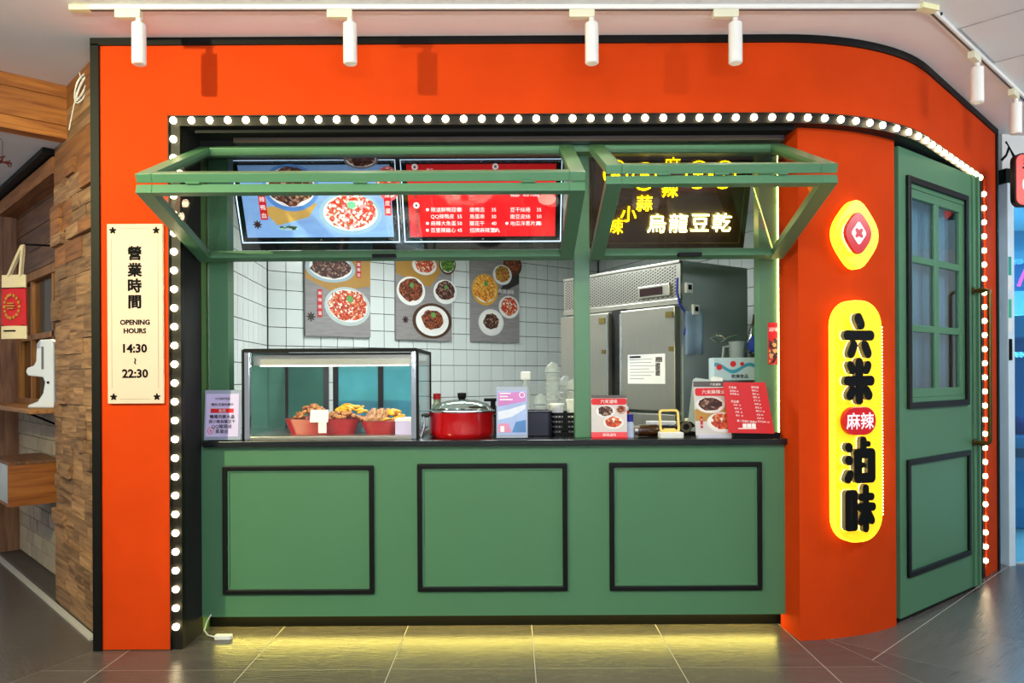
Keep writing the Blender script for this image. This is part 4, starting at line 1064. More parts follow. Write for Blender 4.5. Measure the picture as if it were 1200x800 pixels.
MB().lathe([(0.03, 0), (0.03, 0.16), (0.022, 0.18), (0.022, 0.2), (0, 0.2)], 16).build('glass_body', mat('jar content', '7f8a70', 0.2, var=0.3), sn, smooth=True); MB().lathe([(0.024, 0.2), (0.024, 0.235), (0, 0.238)], 14).build('cap', RED, sn, smooth=True)
bp_ = thing('black_handled_pan', 'black handled pan standing behind the red pot', 'pan', on_ctr(572, Z=4.66))
MB().lathe([(0.10, 0), (0.12, 0.09), (0.12, 0.15), (0.115, 0.15), (0.1, 0.01), (0, 0.008)], 24).build('pan_body', STEELD, bp_, smooth=True); MB().box(-0.02, 0.09, -0.14, -0.115, 0.185, 0.205).build('handle', BLACK, bp_, bevel=0.005)
MB().box(0.02, 0.05, -0.135, -0.118, 0.10, 0.19).build('handle_bracket', BLACK, bp_)

# poster stand
o, p, w, h = acrylic_stand('acrylic_sign', 'acrylic stand with pink and blue leaflet right of red pot', 581.5, 618.5, 453, 4.06)
MB().box(-w / 2 + 0.006, w / 2 - 0.006, -0.0015, 0, 0.02, h - 0.022).build('leaflet', mat('pale blue leaflet', '9fb2e0', 0.5, var=0.3, scale=9), p)
MB().prism([(-w / 2 + 0.01, h * 0.62), (w / 2 - 0.01, h * 0.72), (w / 2 - 0.01, h - 0.03), (-w / 2 + 0.01, h - 0.03)], -0.0022, -0.0015).build('printed_shape', mat('pink print', 'c87ac0', 0.5, var=0.2, scale=14), p)
MB().prism([(-w / 2 + 0.01, h * 0.36), (0.0, h * 0.42), (w / 2 - 0.01, h * 0.58), (w / 2 - 0.01, h * 0.66), (-0.02, h * 0.56), (-w / 2 + 0.01, h * 0.52)], -0.0022, -0.0015).build('printed_shape', mat('white blue print', 'd8dcf0', 0.5, var=0.2, scale=20), p)
MB().prism([(0.0, h * 0.12), (w / 2 - 0.01, h * 0.12), (w / 2 - 0.01, h * 0.36), (0.02, h * 0.32)], -0.0022, -0.0015).build('printed_shape', mat('mid blue print', '4a7ab8', 0.5, var=0.2, scale=14), p)
MB().prism([(-w / 2 + 0.01, h * 0.12), (-0.002, h * 0.12), (-0.02, h * 0.30), (-w / 2 + 0.01, h * 0.28)], -0.0024, -0.0015).build('printed_shape', mat('rose print', 'd88ab0', 0.5), p)
MB().box(-w / 2 + 0.022, -w / 2 + 0.042, -0.0030, -0.0024, h * 0.13, h * 0.24).build('printed_phone', WPRINT, p)
MB().ring(ell(0.016, 0.016, 16), ell(0.012, 0.012, 16), -0.0030, -0.0022).build('printed_badge', WPRINT, p, (w / 2 - 0.03, 0, h * 0.84))
for k, wd in ((0.86, 0.06), (0.80, 0.045), (0.74, 0.07)): MB().box(-w / 2 + 0.018, -w / 2 + 0.018 + wd, -0.0030, -0.0022, h * k, h * k + 0.006).build('printed_line', WPRINT, p)

# dark box, basket, lids and cup stacks
db = thing('dark_bin', 'low dark plastic bin beside the pink leaflet stand', 'bin', on_ctr(630, Z=4.30))
MB().ring(rrect(0.15, 0.2, 0.02, 3), rrect(0.135, 0.185, 0.015, 3), 0.006, 0.135, axis='z').build('wall', mat('indigo black plastic', '15152a', 0.4), db); MB().prism(rrect(0.15, 0.2, 0.02, 3), 0, 0.006, 'z').build('bottom', BLACK, db)
MB().ring(rrect(0.158, 0.208, 0.022, 3), rrect(0.135, 0.185, 0.015, 3), 0.13, 0.142, axis='z').build('rim', mat('indigo black plastic', '15152a'), db, bevel=0.003)
bk = thing('black_basket', 'black slatted plastic basket of white tubs left of centre post', 'basket', on_ctr(662, Z=4.33))
for k in range(5): MB().ring(rrect(0.155, 0.2, 0.02, 3), rrect(0.149, 0.194, 0.018, 3), 0.0 + k * 0.028, 0.018 + k * 0.028, axis='z').build('slat', BLACK, bk)
for k in range(8):
    for y in (-0.0985, 0.0985): MB().box(-0.066 + k * 0.018, -0.061 + k * 0.018, y - 0.004, y + 0.004, 0, 0.13).build('upright', BLACK, bk)
MB().prism(rrect(0.15, 0.195, 0.02, 3), 0, 0.004, 'z').build('bottom', BLACK, bk)
TUB = mat('white plastic tub', 'e8e8e4', 0.35, var=0.03)
for px, z, r_, hgt, lb in ((653, 0.13, 0.042, 0.045, 'white plastic tub in black basket, left one'), (672, 0.13, 0.042, 0.07, 'white plastic tub in black basket, taller right one')):
    q = on_ctr(px, Z=4.33); t = thing('plastic_tub', lb, 'tub', (q.x, q.y, CT + 0.004), 0, 'white tubs in the basket')
    MB().lathe([(r_ * 0.6, 0), (r_ * 0.85, z), (r_ * 0.92, z + hgt - 0.012)], 24).build('tub_body', TUB, t, smooth=True); MB().lathe([(r_, z + hgt - 0.014), (r_ * 1.03, z + hgt - 0.006), (r_ * 0.98, z + hgt), (0, z + hgt)], 24).build('tub_rim', TUB, t, smooth=True)
CUP = mat('clear cup plastic', 'cdd4d0', 0.2, alpha=0.42, var=0.03)
for px, Z, yt, lb in ((648, 4.62, 424, 'tallest stack of clear domed cups behind the basket'), (634, 4.70, 461, 'short stack of clear cups behind the dark bin'),
                      (663, 4.72, 440, 'middle stack of clear cups against the fridge'), (672, 4.58, 444, 'stack of clear cups half behind centre post')):
    q = on_ctr(px, Z=Z); zt = P(px, yt, Z).z - CT
    t = thing('cup_stack', lb, 'cups', (q.x, q.y, CT), 0, 'clear cup stacks behind the counter')
    n = max(3, int((zt - 0.1) / 0.028)); pr_ = [(0.034, 0.0)]
    for k in range(n): zk = 0.02 + (zt - 0.08) * k / n; pr_ += [(0.040, zk), (0.046, zk + 0.016), (0.041, zk + 0.020)]
    MB().lathe(pr_, 18).build('cups', CUP, t, smooth=True)
    MB().lathe([(0.047, zt - 0.062), (0.046, zt - 0.05), (0.036, zt - 0.02), (0.016, zt - 0.006), (0.012, zt), (0, zt)], 18).build('dome_lid', CUP, t, smooth=True)
q = P(615, 438, 4.9)
wh = thing('wall_bottle', 'small pale pump bottle standing behind the leaflet stand', 'bottle', on_ctr(616, Z=4.75))
MB().lathe([(0.03, 0), (0.032, 0.25), (0.018, 0.28), (0.012, 0.31), (0, 0.312)], 16).build('bottle_body', CUP, wh, smooth=True); MB().box(-0.03, 0.035, -0.02, 0.02, 0.31, 0.365).build('pump_head', TUB, wh, bevel=0.01)

# red card stand right of the centre post
a, c = P(693, 463, 4.06), P(735, 511, 4.06)
rc = thing('red_card_stand', 'upright red menu card with two bowls, right of centre post', 'menu card', ((a.x + c.x) / 2, a.y, CT))
w, h = c.x - a.x, a.z - CT
MB().box(-w / 2, w / 2, -0.02, 0.04, 0, 0.006).build('foot', REDP, rc)
p = MB().box(-w / 2, w / 2, 0, 0.005, 0.004, h).build('card', mat('card grey', 'cfc6c4', 0.5, var=0.15, scale=8), rc, (0, 0, 0), (R(-4), 0, 0))
MB().prism(rrect(w, h * 0.15, 0.012, 3, 0, h * 0.85), -0.001, 0).build('printed_banner', REDP, p); MB().box(-w / 2, w / 2, -0.001, 0, 0.004, h * 0.14).build('printed_banner', mat('coral print', 'e0454e', 0.5), p)
MB().box(-w / 2, w / 2, -0.001, 0, h * 0.93, h).build('printed_header', mat('dark header print', '574f4f', 0.5), p)
write('六米滷味', WPRINT, p, 0, -0.0018, h * 0.855, h * 0.10, 0.0004); write('麻辣滷味', WPRINT, p, 0, -0.0018, h * 0.075, h * 0.08, 0.0004)
dish(p, -w * 0.10, h * 0.62, w * 0.27, h * 0.14, 'e2dcda', 'dark', -0.001); dish(p, w * 0.12, h * 0.36, w * 0.29, h * 0.15, 'e2dcda', 'red', -0.001)
dish(p, w * 0.34, h * 0.66, w * 0.14, h * 0.10, 'b06a4a', 'meat', -0.0006)
q = on_ctr(738.5, Z=4.12)
bt = thing('blue_cap_bottle', 'small white bottle with blue cap by red menu card', 'bottle', q)
MB().lathe([(0.020, 0), (0.021, 0.07), (0.016, 0.085), (0.016, 0.088), (0, 0.088)], 16).build('bottle_body', mat('white blue label', 'bcc8dc', 0.4, var=0.3, scale=30), bt, smooth=True); MB().lathe([(0.017, 0.085), (0.017, 0.125), (0, 0.127)], 16).build('cap', mat('blue cap', '14188a', 0.4), bt, smooth=True)
q = on_ctr(734, Z=4.22)
bt = thing('red_label_bottle', 'slim red labelled bottle with white cap behind blue capped one', 'bottle', q)
MB().lathe([(0.017, 0), (0.017, 0.13), (0.012, 0.145), (0, 0.145)], 14).build('bottle_body', RED, bt, smooth=True); MB().lathe([(0.013, 0.143), (0.013, 0.165), (0, 0.166)], 14).build('cap', TUB, bt, smooth=True)

# amber jar, phone stand, tray, note box
q = on_ctr(759, Z=4.14)
am = thing('amber_jar', 'amber glass jar lying on its side on the ledge', 'jar', (q.x, q.y, CT))
MB().lathe([(0.028, -0.055), (0.033, -0.05), (0.033, 0.05), (0.024, 0.06)], 18, (0, 0, 0), Matrix.Translation((0, 0, 0.034)) @ Matrix.Rotation(R(90), 4, 'Y')).build('jar_body', mat('amber glass', '3a1c08', 0.1, var=0.3, coat=0.8), am, smooth=True)
MB().lathe([(0.026, -0.075), (0.026, -0.055)], 16, (0, 0, 0), Matrix.Translation((0, 0, 0.034)) @ Matrix.Rotation(R(90), 4, 'Y')).build('jar_cap', STEEL, am, smooth=True)
q = on_ctr(786, Z=4.05)
ps = thing('payment_stand', 'white payment device with tilted yellow frame on the ledge', 'card reader', (q.x, q.y, CT))
MB().prism(rrect(0.125, 0.09, 0.012, 3), 0, 0.032, 'z').build('base', WHITE, ps, bevel=0.004)
YFm = mat('pale yellow plastic', 'e6c766', 0.4, var=0.04)
MB().ring(rrect(0.112, 0.125, 0.018, 4, 0, 0.0625), rrect(0.088, 0.101, 0.012, 4, 0, 0.0625), -0.006, 0.006).build('frame', YFm, ps, (-0.004, 0.0, 0.03), (R(-12), 0, R(4)), bevel=0.002)
MB().box(-0.035, 0.03, 0.01, 0.03, 0.032, 0.05).build('button_pad', YFm, ps, bevel=0.004)
q = on_ctr(775, Z=4.36)
tt = thing('white_roll_tray', 'flat white tray behind the yellow framed payment device', 'tray', (q.x, q.y, CT))
MB().prism(rrect(0.16, 0.12, 0.02, 3), 0, 0.05, 'z').build('tray_box', mat('dark tray', '1e1c18', 0.4), tt); MB().prism(rrect(0.17, 0.08, 0.015, 3), 0.05, 0.072, 'z').build('tray_lid', TUB, tt, bevel=0.004)
q = on_ctr(800, Z=4.34)
dt = thing('dark_tape_dispenser', 'dark tape dispenser beside the yellow framed device', 'tape dispenser', (q.x - 0.0, q.y - 0.06, CT))
MB().prism([(-0.09, 0), (0.08, 0), (0.08, 0.03), (0.03, 0.075), (-0.03, 0.075), (-0.06, 0.05), (-0.09, 0.05)], -0.03, 0.03).build('housing', BLACK, dt, bevel=0.006)
MB().ring(ell(0.032, 0.032, 18), ell(0.018, 0.018, 18), -0.034, -0.03).build('tape_roll', mat('tape', '5a5140', 0.3), dt, (0.0, 0, 0.045))
q = on_ctr(812, Z=4.3)
nb = thing('note_box', 'small cream note box left of the standing menu', 'box', (q.x + 0.03, q.y + 0.05, CT))
MB().box(-0.05, 0.05, 0, 0.07, 0, 0.085).build('box_body', mat('cream carton', 'd8d2b4', 0.6), nb, bevel=0.003); MB().box(-0.03, 0.035, -0.002, 0, 0.02, 0.075).build('label', mat('yellow green label', 'b8b45a', 0.6), nb)

# clipboard, picture menu, red menu
a, c = P(806, 446, 4.22), P(862, 500, 4.22)
cb_ = thing('clipboard', 'pale translucent clipboard with white clip behind the menus', 'clipboard', ((a.x + c.x) / 2, a.y + 0.02, CT + 0.006), R(-4))
w, h = c.x - a.x + 0.02, a.z - CT
p = MB().prism(rrect(w, h, 0.022, 4, 0.01, h / 2), 0, 0.004).build('board', mat('pale acrylic board', 'a9b6b2', 0.25, var=0.05), cb_, (0, 0, 0), (R(-8), R(8), 0))
MB().prism(rrect(0.065, 0.035, 0.01, 3, 0.0, h + 0.002), -0.012, 0.008).build('clip', TUB, p, bevel=0.004)
a, c = P(815, 446, 4.05), P(868, 512, 4.05)
pmn = thing('picture_menu', 'standing menu with two dish photos and red banner', 'menu', ((a.x + c.x) / 2, a.y, CT), R(3))
w, h = c.x - a.x, a.z - CT
MB().box(-w / 2 + 0.01, w / 2 + 0.16, -0.01, 0.028, 0, 0.018).build('foot', mat('lilac white foot', 'c8c8d8', 0.4), pmn)
p = MB().box(-w / 2, w / 2, 0, 0.004, 0.012, h).build('sheet', mat('menu sheet grey', 'c9c3c0', 0.5, var=0.15, scale=8), pmn, (0, 0, 0), (R(-9), 0, 0))
MB().box(-w / 2, w / 2, -0.0008, 0, h * 0.9, h).build('printed_header', mat('dark header print', '574f4f'), p); MB().prism(rrect(w * 0.94, h * 0.14, 0.012, 3, 0, h * 0.81), -0.0014, 0).build('printed_banner', REDP, p)
write('六米麻辣滷味', WPRINT, p, 0, -0.0022, h * 0.81, h * 0.085, 0.0004); write('六米滷味', WPRINT, p, 0, -0.0016, h * 0.945, h * 0.05, 0.0004)
MB().prism([(-w / 2, h * 0.30), (-w * 0.1, h * 0.28), (w / 2, h * 0.42), (w / 2, h * 0.62), (-w / 2, h * 0.5)], -0.0008, 0).build('printed_board', pm('bread board', 'b08238', 0), p)
dish(p, -w * 0.14, h * 0.58, w * 0.33, h * 0.15, 'e2dcda', 'dark', -0.0012); dish(p, w * 0.12, h * 0.27, w * 0.36, h * 0.18, 'e2dcda', 'red', -0.0012)
redtag(p, w * 0.36, h * 0.62, 0.014, h * 0.17, -0.002, '皮蛋'); redtag(p, -w * 0.36, h * 0.27, 0.012, h * 0.2, -0.002, '豬血')
a, c = P(849, 447, 4.0), P(908, 506, 4.0)
rm = thing('red_menu', 'bright red tilted menu card with white price list', 'menu', ((a.x + c.x) / 2, a.y, CT), R(0))
w, h = P(899, 447, 4.0).x - a.x, a.z - c.z
skew = 0.042
MB().box(-w / 2 + 0.03, w / 2 + 0.05, 0.006, 0.05, 0, 0.03).build('foot', BLACK, rm)
p = MB().prism([(-w / 2 + skew * 0.45, 0.03), (w / 2 + skew * 0.85, 0.025), (w / 2, h + 0.03), (-w / 2, h + 0.03)], 0, 0.004).build('sheet', mat('red menu card', 'cf0f12', 0.4, var=0.04), rm, (-0.02, -0.01, 0), (R(-7), 0, 0))
ROT = (R(90), R(5), 0)
for k, (x, z, s_, tx) in enumerate([(-0.085, 0.90, 0.014, '主食類'), (-0.08, 0.83, 0.011, '滷肉飯 60'), (-0.078, 0.77, 0.011, '乾拌麵 60'), (-0.075, 0.62, 0.014, '飲品類'), (-0.062, 0.55, 0.011, '紅茶  30'), (-0.058, 0.48, 0.011, '綠茶  30'),
                                    (-0.055, 0.41, 0.011, '豆漿  35'), (-0.052, 0.34, 0.011, '梅汁  35'), (0.035, 0.90, 0.014, '滷味類'), (0.038, 0.835, 0.011, '鴨翅 55'), (0.041, 0.765, 0.011, '鴨舌 35'), (0.044, 0.70, 0.011, '鴨胗 50'),
                                    (0.046, 0.635, 0.011, '豆干 35'), (0.049, 0.565, 0.011, '海帶 30'), (0.052, 0.495, 0.011, '鳥蛋 30'), (0.055, 0.425, 0.011, '蘭花干 40'), (0.058, 0.355, 0.011, '米血 30'), (0.06, 0.285, 0.011, '百頁 35'), (0.063, 0.215, 0.011, '綜合滷味 100')]):
    write(tx, WPRINT, p, x, -0.001, 0.03 + h * z, s_, 0.0004, left=True, rot=ROT)
write('週一至週日 營業中', WPRINT, p, 0.005, -0.001, 0.03 + h * 0.225, 0.013, 0.0004, rot=ROT)
for k in range(3): MB().box(-0.018 + k * 0.024, 0.003 + k * 0.024, -0.001, 0, 0.03 + h * 0.10, 0.03 + h * 0.18).build('printed_block', WPRINT, p)
MB().box(-0.042, 0.053, -0.001, 0, 0.03 + h * 0.075, 0.03 + h * 0.095).build('printed_block', WPRINT, p)
wp_ = tag(MB().box(-0.03, 0.03, 0, 0.003, 0, 0.12).build('paper_slip', PAPER, None, (on_ctr(905, Z=4.1).x, on_ctr(905, Z=4.1).y, CT), (R(-6), 0, 0)), 'white paper slip sticking out behind the red menu', 'paper')

# ------------------------------------------------------------------ track lights
ZR = ZT - 0.022
yr = 0.0
def rail_pt(px, py): Zz = F * (ZR - H) / (440 - py - (600 - px) * math.sin(ROLL) * -1) ; q = P(px, py, Zz); return q
r0, r1, r2 = rail_pt(83, 13), rail_pt(1087, 12), rail_pt(1200, 118)
tk = thing('light_track', 'white ceiling track bending round the corner above the stall', 'light track', (r0.x, r0.y, ZT))
def bar(a, b_, wd, z0, z1, mt, name):
    d = (b_ - a); L_ = d.length; ang = math.atan2(d.y, d.x)
    return MB().box(0, L_, -wd / 2, wd / 2, z0, z1).build(name, mt, tk, (a.x - r0.x, a.y - r0.y, 0), (0, 0, ang), bevel=0.002)
A, B_, C_ = r0.xy.to_3d(), r1.xy.to_3d(), r2.xy.to_3d()
C_ = B_ + (C_ - B_) * 1.02
bar(A, B_, 0.034, -0.02, 0, LAMPW, 'rail'); bar(B_, C_, 0.034, -0.02, 0, LAMPW, 'rail')
bar(A, B_, 0.012, -0.0215, -0.02, mat('rail slot', '3a3a3c', 0.5), 'slot'); bar(B_, C_, 0.012, -0.0215, -0.02, mat('rail slot', '3a3a3c'), 'slot')
bar(A, A + Vector((0.09, 0, 0)), 0.036, -0.023, 0, mat('cream end feed', 'e8e2b0', 0.4), 'end_feed')
MB().box(-0.05, 0.05, -0.022, 0.022, -0.024, 0).build('corner_joint', mat('cream end feed', 'e8e2b0'), tk, (B_.x - r0.x, B_.y - r0.y, 0), (0, 0, R(20)), bevel=0.003)
LENS = glow('spot lens', (1.0, 0.95, 0.85), 4.0)
def track_spot(p, ang, label, power=9):
    o = thing('track_spotlight', label, 'spotlight', (p.x, p.y, ZT - 0.021), ang, 'white cylinder spotlights on the ceiling track')
    MB().box(-0.115, 0.0, -0.017, 0.017, -0.036, 0).build('adapter', mat('cream lamp plastic', 'ddd8bc', 0.4), o, bevel=0.002)
    MB().tube([(-0.012, 0, -0.03), (-0.012, 0, -0.065)], 0.013, 10).build('stem', LAMPW, o, smooth=True)
    cyl_ = MB().lathe([(0.026, -0.245), (0.031, -0.240), (0.031, -0.062), (0.026, -0.058), (0, -0.058)], 24, (-0.012, 0, 0)).build('cylinder', LAMPW, o, smooth=True)
    MB().lathe([(0.0, -0.243), (0.024, -0.243)], 20, (-0.012, 0, 0)).build('lens', LENS, cyl_)
    d = bpy.data.lights.new('track_spot_light', 'SPOT'); d.energy = power; d.color = (1, 0.93, 0.82); d.spot_size = R(70); d.spot_blend = 0.8; d.shadow_soft_size = 0.02
    l = bpy.data.objects.new('track_spot_light', d); COL.objects.link(l); l.location = (p.x - 0.012 * math.cos(ang), p.y, ZT - 0.021 - 0.25)
for px, lb in ((165, 'spotlight above the opening hours sign, leftmost on the track'), (411, 'spotlight on track above the wide left folding window'),
               (694, 'spotlight on track above the centre green post'), (863, 'spotlight on track above the right folding window')):
    q = A + (B_ - A) * ((px - 83) / (1087 - 83)); track_spot(Vector((q.x, q.y, 0)), 0, lb)
for f_, lb in ((0.44, 'spotlight on angled track, first after the bend'), (0.88, 'rightmost spotlight on the angled track')):
    q = B_ + (C_ - B_) * f_; track_spot(Vector((q.x, q.y, 0)), math.atan2((C_ - B_).y, (C_ - B_).x), lb)

# ------------------------------------------------------------------ neighbouring cafe at the left
LA = R(-46.2); LO = Vector((-2.25, 0.28, 0))
def LW(t, off, z):      # t along the wall away from the stall, off into the wall
    return LO + Vector((-t * math.cos(LA) - off * math.sin(LA), -t * math.sin(LA) + off * math.cos(LA), z))
WD = wood('timber block wood', '5f3f28', 'a37a55', 2.4, 0, 0.7, 0.25)
WDO = wood('orange stained timber', '6a3c18', '9a6230', 2.0, 0, 0.6, 0.15)
WDD = wood('dark stained timber', '4a2e18', '7a5030', 2.0, 0, 0.55, 0.15)
pier = MB().box(-0.72, 0.12, 0.0, 0.30, 0, ZT).build('wall_timber', WDD, None, LO, (0, 0, LA))
tag(pier, 'timber clad pier beside the orange wall, of many small blocks', 'wall', kind='structure')
rnd = random.Random(11); z = 0.02
while z < ZT - 0.04:
    hgt = rnd.choice((0.07, 0.085, 0.085, 0.10, 0.12)); hgt = min(hgt, ZT - z)
    x = -0.735
    first = True
    while x < 0.10:
        L_ = rnd.uniform(0.10, 0.36) if z < 2.6 else 0.9; L_ = min(L_, 0.12 - x)
        if L_ < 0.05: break
        dep = (rnd.choice((0.008, 0.010, 0.012, 0.014, 0.018, 0.034)) if z < 2.6 else 0.008) if z > 0.25 else 0.015
        MB().box(x + 0.0012, x + L_ - 0.0012, -dep, 0, z + 0.001, z + hgt - 0.001).build('wood_block', WD if z < 2.0 or rnd.random() < 0.4 else WDO, pier)
        x += L_; first = False
    z += hgt
# beam across the corridor
bm_ = thing('timber_beam', 'orange stained timber beam under the ceiling at far left', 'beam', LW(0.50, 0.0, 2.74), LA)
for z0, z1 in ((0.0, 0.075), (0.077, 0.235), (0.237, 0.309)):
    MB().box(-0.05 + (0.01 if z0 > 0.05 else 0), 0.05, -2.6, 0.0, z0, z1).build('plank', wood('beam wood', '8a4a18', 'c27a30', 2.0, 1, 0.5, 0.1), bm_, bevel=0.003)
lc = MB(); lc.box(-4.0, -0.56, -4, 0.13, 2.75, 2.80)
lco = tag(lc.build('ceiling_cafe', mat('cafe ceiling paint', 'e4e6ea', 0.7, var=0.03), None, LO, (0, 0, LA)), 'lower pale ceiling of the cafe beyond the beam', 'ceiling', kind='structure')
MB().box(-1.35, -0.85, -0.50, -0.49, 2.747, 2.751).build('ceiling_slot', BLACK, lco)
frame_mb(-1.5, -0.7, -0.72, -0.3, 0.004, 2.7475, 2.7505)
MB().ring(rect(-1.5, -0.72, -0.75, -0.28), rect(-1.495, -0.725, -0.745, -0.285), 2.747, 2.751, axis='z').build('hatch_line', mat('hatch shadow gap', 'a9a6a6'), lco)
# recessed cafe front
cw_ = MB()
RO = 0.12
cw_.box(-2.47, -0.72, RO, RO + 0.1, 0, 1.15); cw_.box(-2.47, -0.72, RO, RO + 0.1, 2.13, 2.75)
cw_.box(-3.9, -2.6, RO + 0.02, RO + 0.1, 0, 2.75)
cfw = tag(cw_.build('wall_cafe', mat('pale weathered masonry', 'a8957f', 0.8, var=0.3, scale=7, bump=0.5, bscale=18), None, LO, (0, 0, LA)), 'recessed cafe wall left of the timber pier', 'wall', kind='structure')
rnd = random.Random(3)
BRK = mat('pale brick', 'b0a08c', 0.8, var=0.25, scale=9, bump=0.4, bscale=30, rand=0.14)
for j in range(11):
    for i in range(9):
        x = -2.45 + i * 0.215 - (0.1 if j % 2 else 0)
        MB().box(max(x, -2.45), min(x + 0.208, -0.73), RO - 0.008 - rnd.uniform(0, 0.006), RO, 0.04 + j * 0.10, 0.134 + j * 0.10).build('brick', BRK, cfw)
for j in range(4): MB().box(-2.40, -0.73, RO - 0.02, RO, 2.135 + j * 0.15, 2.28 + j * 0.15).build('plank', WDD, cfw)
MB().box(-2.55, -2.40, -0.02, RO + 0.02, 0, 2.70).build('corner_post', wood('pink brown post', '6a4632', '9a7052', 2, 2), cfw)
MB().box(-4.0, -0.74, -0.07, 0.06, 2.715, 2.748).build('eave_edge', BLACK, cfw); MB().box(-3.9, -0.74, -0.02, RO, 2.60, 2.70).build('eave_board', WDO, cfw)
plo = MB().box(-3.9, -0.72, -0.02, RO, 0, 0.03).build('plinth', mat('plinth slate', '453d37', 0.6, var=0.3), cfw)
MB().box(-4.2, 0.14, -0.055, -0.022, 0, 0.012).build('kerb_line', mat('pale grout line', 'b9b4ae', 0.7), cfw)
MB().box(0.55, 0.56, 0, 0.001, 0, 0.001)
# cafe window
wn = thing('window_1', 'wooden cafe window with small panes behind the tote bag', 'window', LW(0.72, RO, 1.16), LA, kind='structure')
WZ = 0.97
wf_ = MB(); wf_.box(-1.68, -0.01, -0.02, 0.06, WZ - 0.06, WZ); wf_.box(-1.68, -0.01, -0.02, 0.06, 0, 0.05); wf_.box(-1.68, -1.60, -0.02, 0.06, 0.05, WZ - 0.06); wf_.box(-0.09, -0.01, -0.02, 0.06, 0.05, WZ - 0.06)
wf_.build('window_frame', wood('window wood', '7a4a1e', 'b0793a', 2, 2), wn)
gb = MB()
for x in (-1.25, -0.62): gb.box(x - 0.025, x + 0.025, -0.01, 0.04, 0.05, WZ - 0.06)
for z in (0.50,): gb.box(-1.6, -0.09, -0.01, 0.04, z - 0.02, z + 0.02)
gb.build('glazing_bars', wood('window wood', '7a4a1e', 'b0793a'), wn)
for x0, x1 in ((-1.6, -1.275), (-1.225, -0.645), (-0.595, -0.09)):
    for z0, z1 in ((0.05, 0.48), (0.52, WZ - 0.06)): MB().box(x0, x1, 0.012, 0.016, z0, z1).build('pane', glass('cafe glass', refl=0.2), wn)
ib = MB().box(-5.2, -0.75, 0.75, 0.78, 0.0, 2.75).build('wall_cafe_interior', wood('ochre boards', '8a6a20', 'b08c34', 2, 2), None, LO, (0, 0, LA))
tag(ib, 'ochre boarded wall seen through the cafe window', 'wall', kind='structure')
lamp('cafe_inner_lamp', 'POINT', LW(1.5, 0.45, 2.2), (0, 0, 0), 8, (1.0, 0.85, 0.55), 0.1)
# shelf with bracket
sh_ = thing('cafe_shelf', 'wooden shelf on black bracket under the cafe window', 'shelf', LW(0.72, RO, 1.13), LA)
MB().box(-1.60, -0.02, -0.26, -0.02, 0.015, 0.045).build('board', wood('shelf wood', '7a4a20', 'a8743c', 2, 0), sh_, bevel=0.003)
MB().box(-0.34, -0.31, -0.02, -0.008, -0.17, 0.015).build('bracket_upright', BLACK, sh_); MB().box(-0.34, -0.31, -0.22, -0.02, 0.003, 0.015).build('bracket_arm', BLACK, sh_)
MB().tube([(-0.325, -0.20, 0.005), (-0.325, -0.015, -0.09)], 0.007, 6).build('bracket_brace', BLACK, sh_)
# white dispenser
dp = thing('white_dispenser', 'white countertop dispenser with curved neck on the cafe shelf', 'dispenser', LW(0.72 + 0.24, RO - 0.13, 1.175), R(-12))
prof = [(0.10, 0.0), (-0.10, 0.0), (-0.085, 0.02), (-0.02, 0.04), (0.02, 0.09), (0.035, 0.16), (0.02, 0.19), (-0.09, 0.20), (-0.105, 0.225), (-0.095, 0.25), (-0.045, 0.265), (-0.03, 0.29), (-0.025, 0.40), (0.0, 0.425), (0.07, 0.425), (0.09, 0.41), (0.10, 0.39)]
MB().prism(prof, -0.05, 0.05).build('body', mat('glossy white plastic', 'd8dcea', 0.25, var=0.03), dp, bevel=0.008)
MB().box(0.015, 0.03, -0.053, -0.05, 0.24, 0.38).build('slot', mat('grey slot', '6a6a74', 0.4), dp); MB().box(0.055, 0.07, -0.054, -0.05, 0.15, 0.165).build('button', BLACK, dp)
# crate on the wall
ct = thing('wall_crate', 'wooden box crate fixed to brick wall below the shelf', 'crate', LW(1.09, RO - 0.012, 0.555), LA)
WB = wood('crate wood', '7a3f12', 'a8642a', 2, 1, 0.4)
MB().box(-0.60, 0, -0.30, 0.0, 0, 0.02).build('bottom', WB, ct); MB().box(-0.60, 0, -0.30, 0.0, 0.258, 0.278).build('top', WDD, ct, bevel=0.003)
MB().box(-0.02, 0, -0.30, 0.0, 0.02, 0.258).build('side', WB, ct); MB().box(-0.60, -0.58, -0.30, 0.0, 0.02, 0.258).build('side', WB, ct)
MB().box(-0.58, -0.02, -0.012, 0.0, 0.02, 0.258).build('back', WB, ct)
MB().box(-0.58, -0.02, -0.298, -0.292, 0.02, 0.258).build('front_pane', mat('pale frosted panel', 'b9c4cc', 0.3, var=0.3, scale=8), ct)
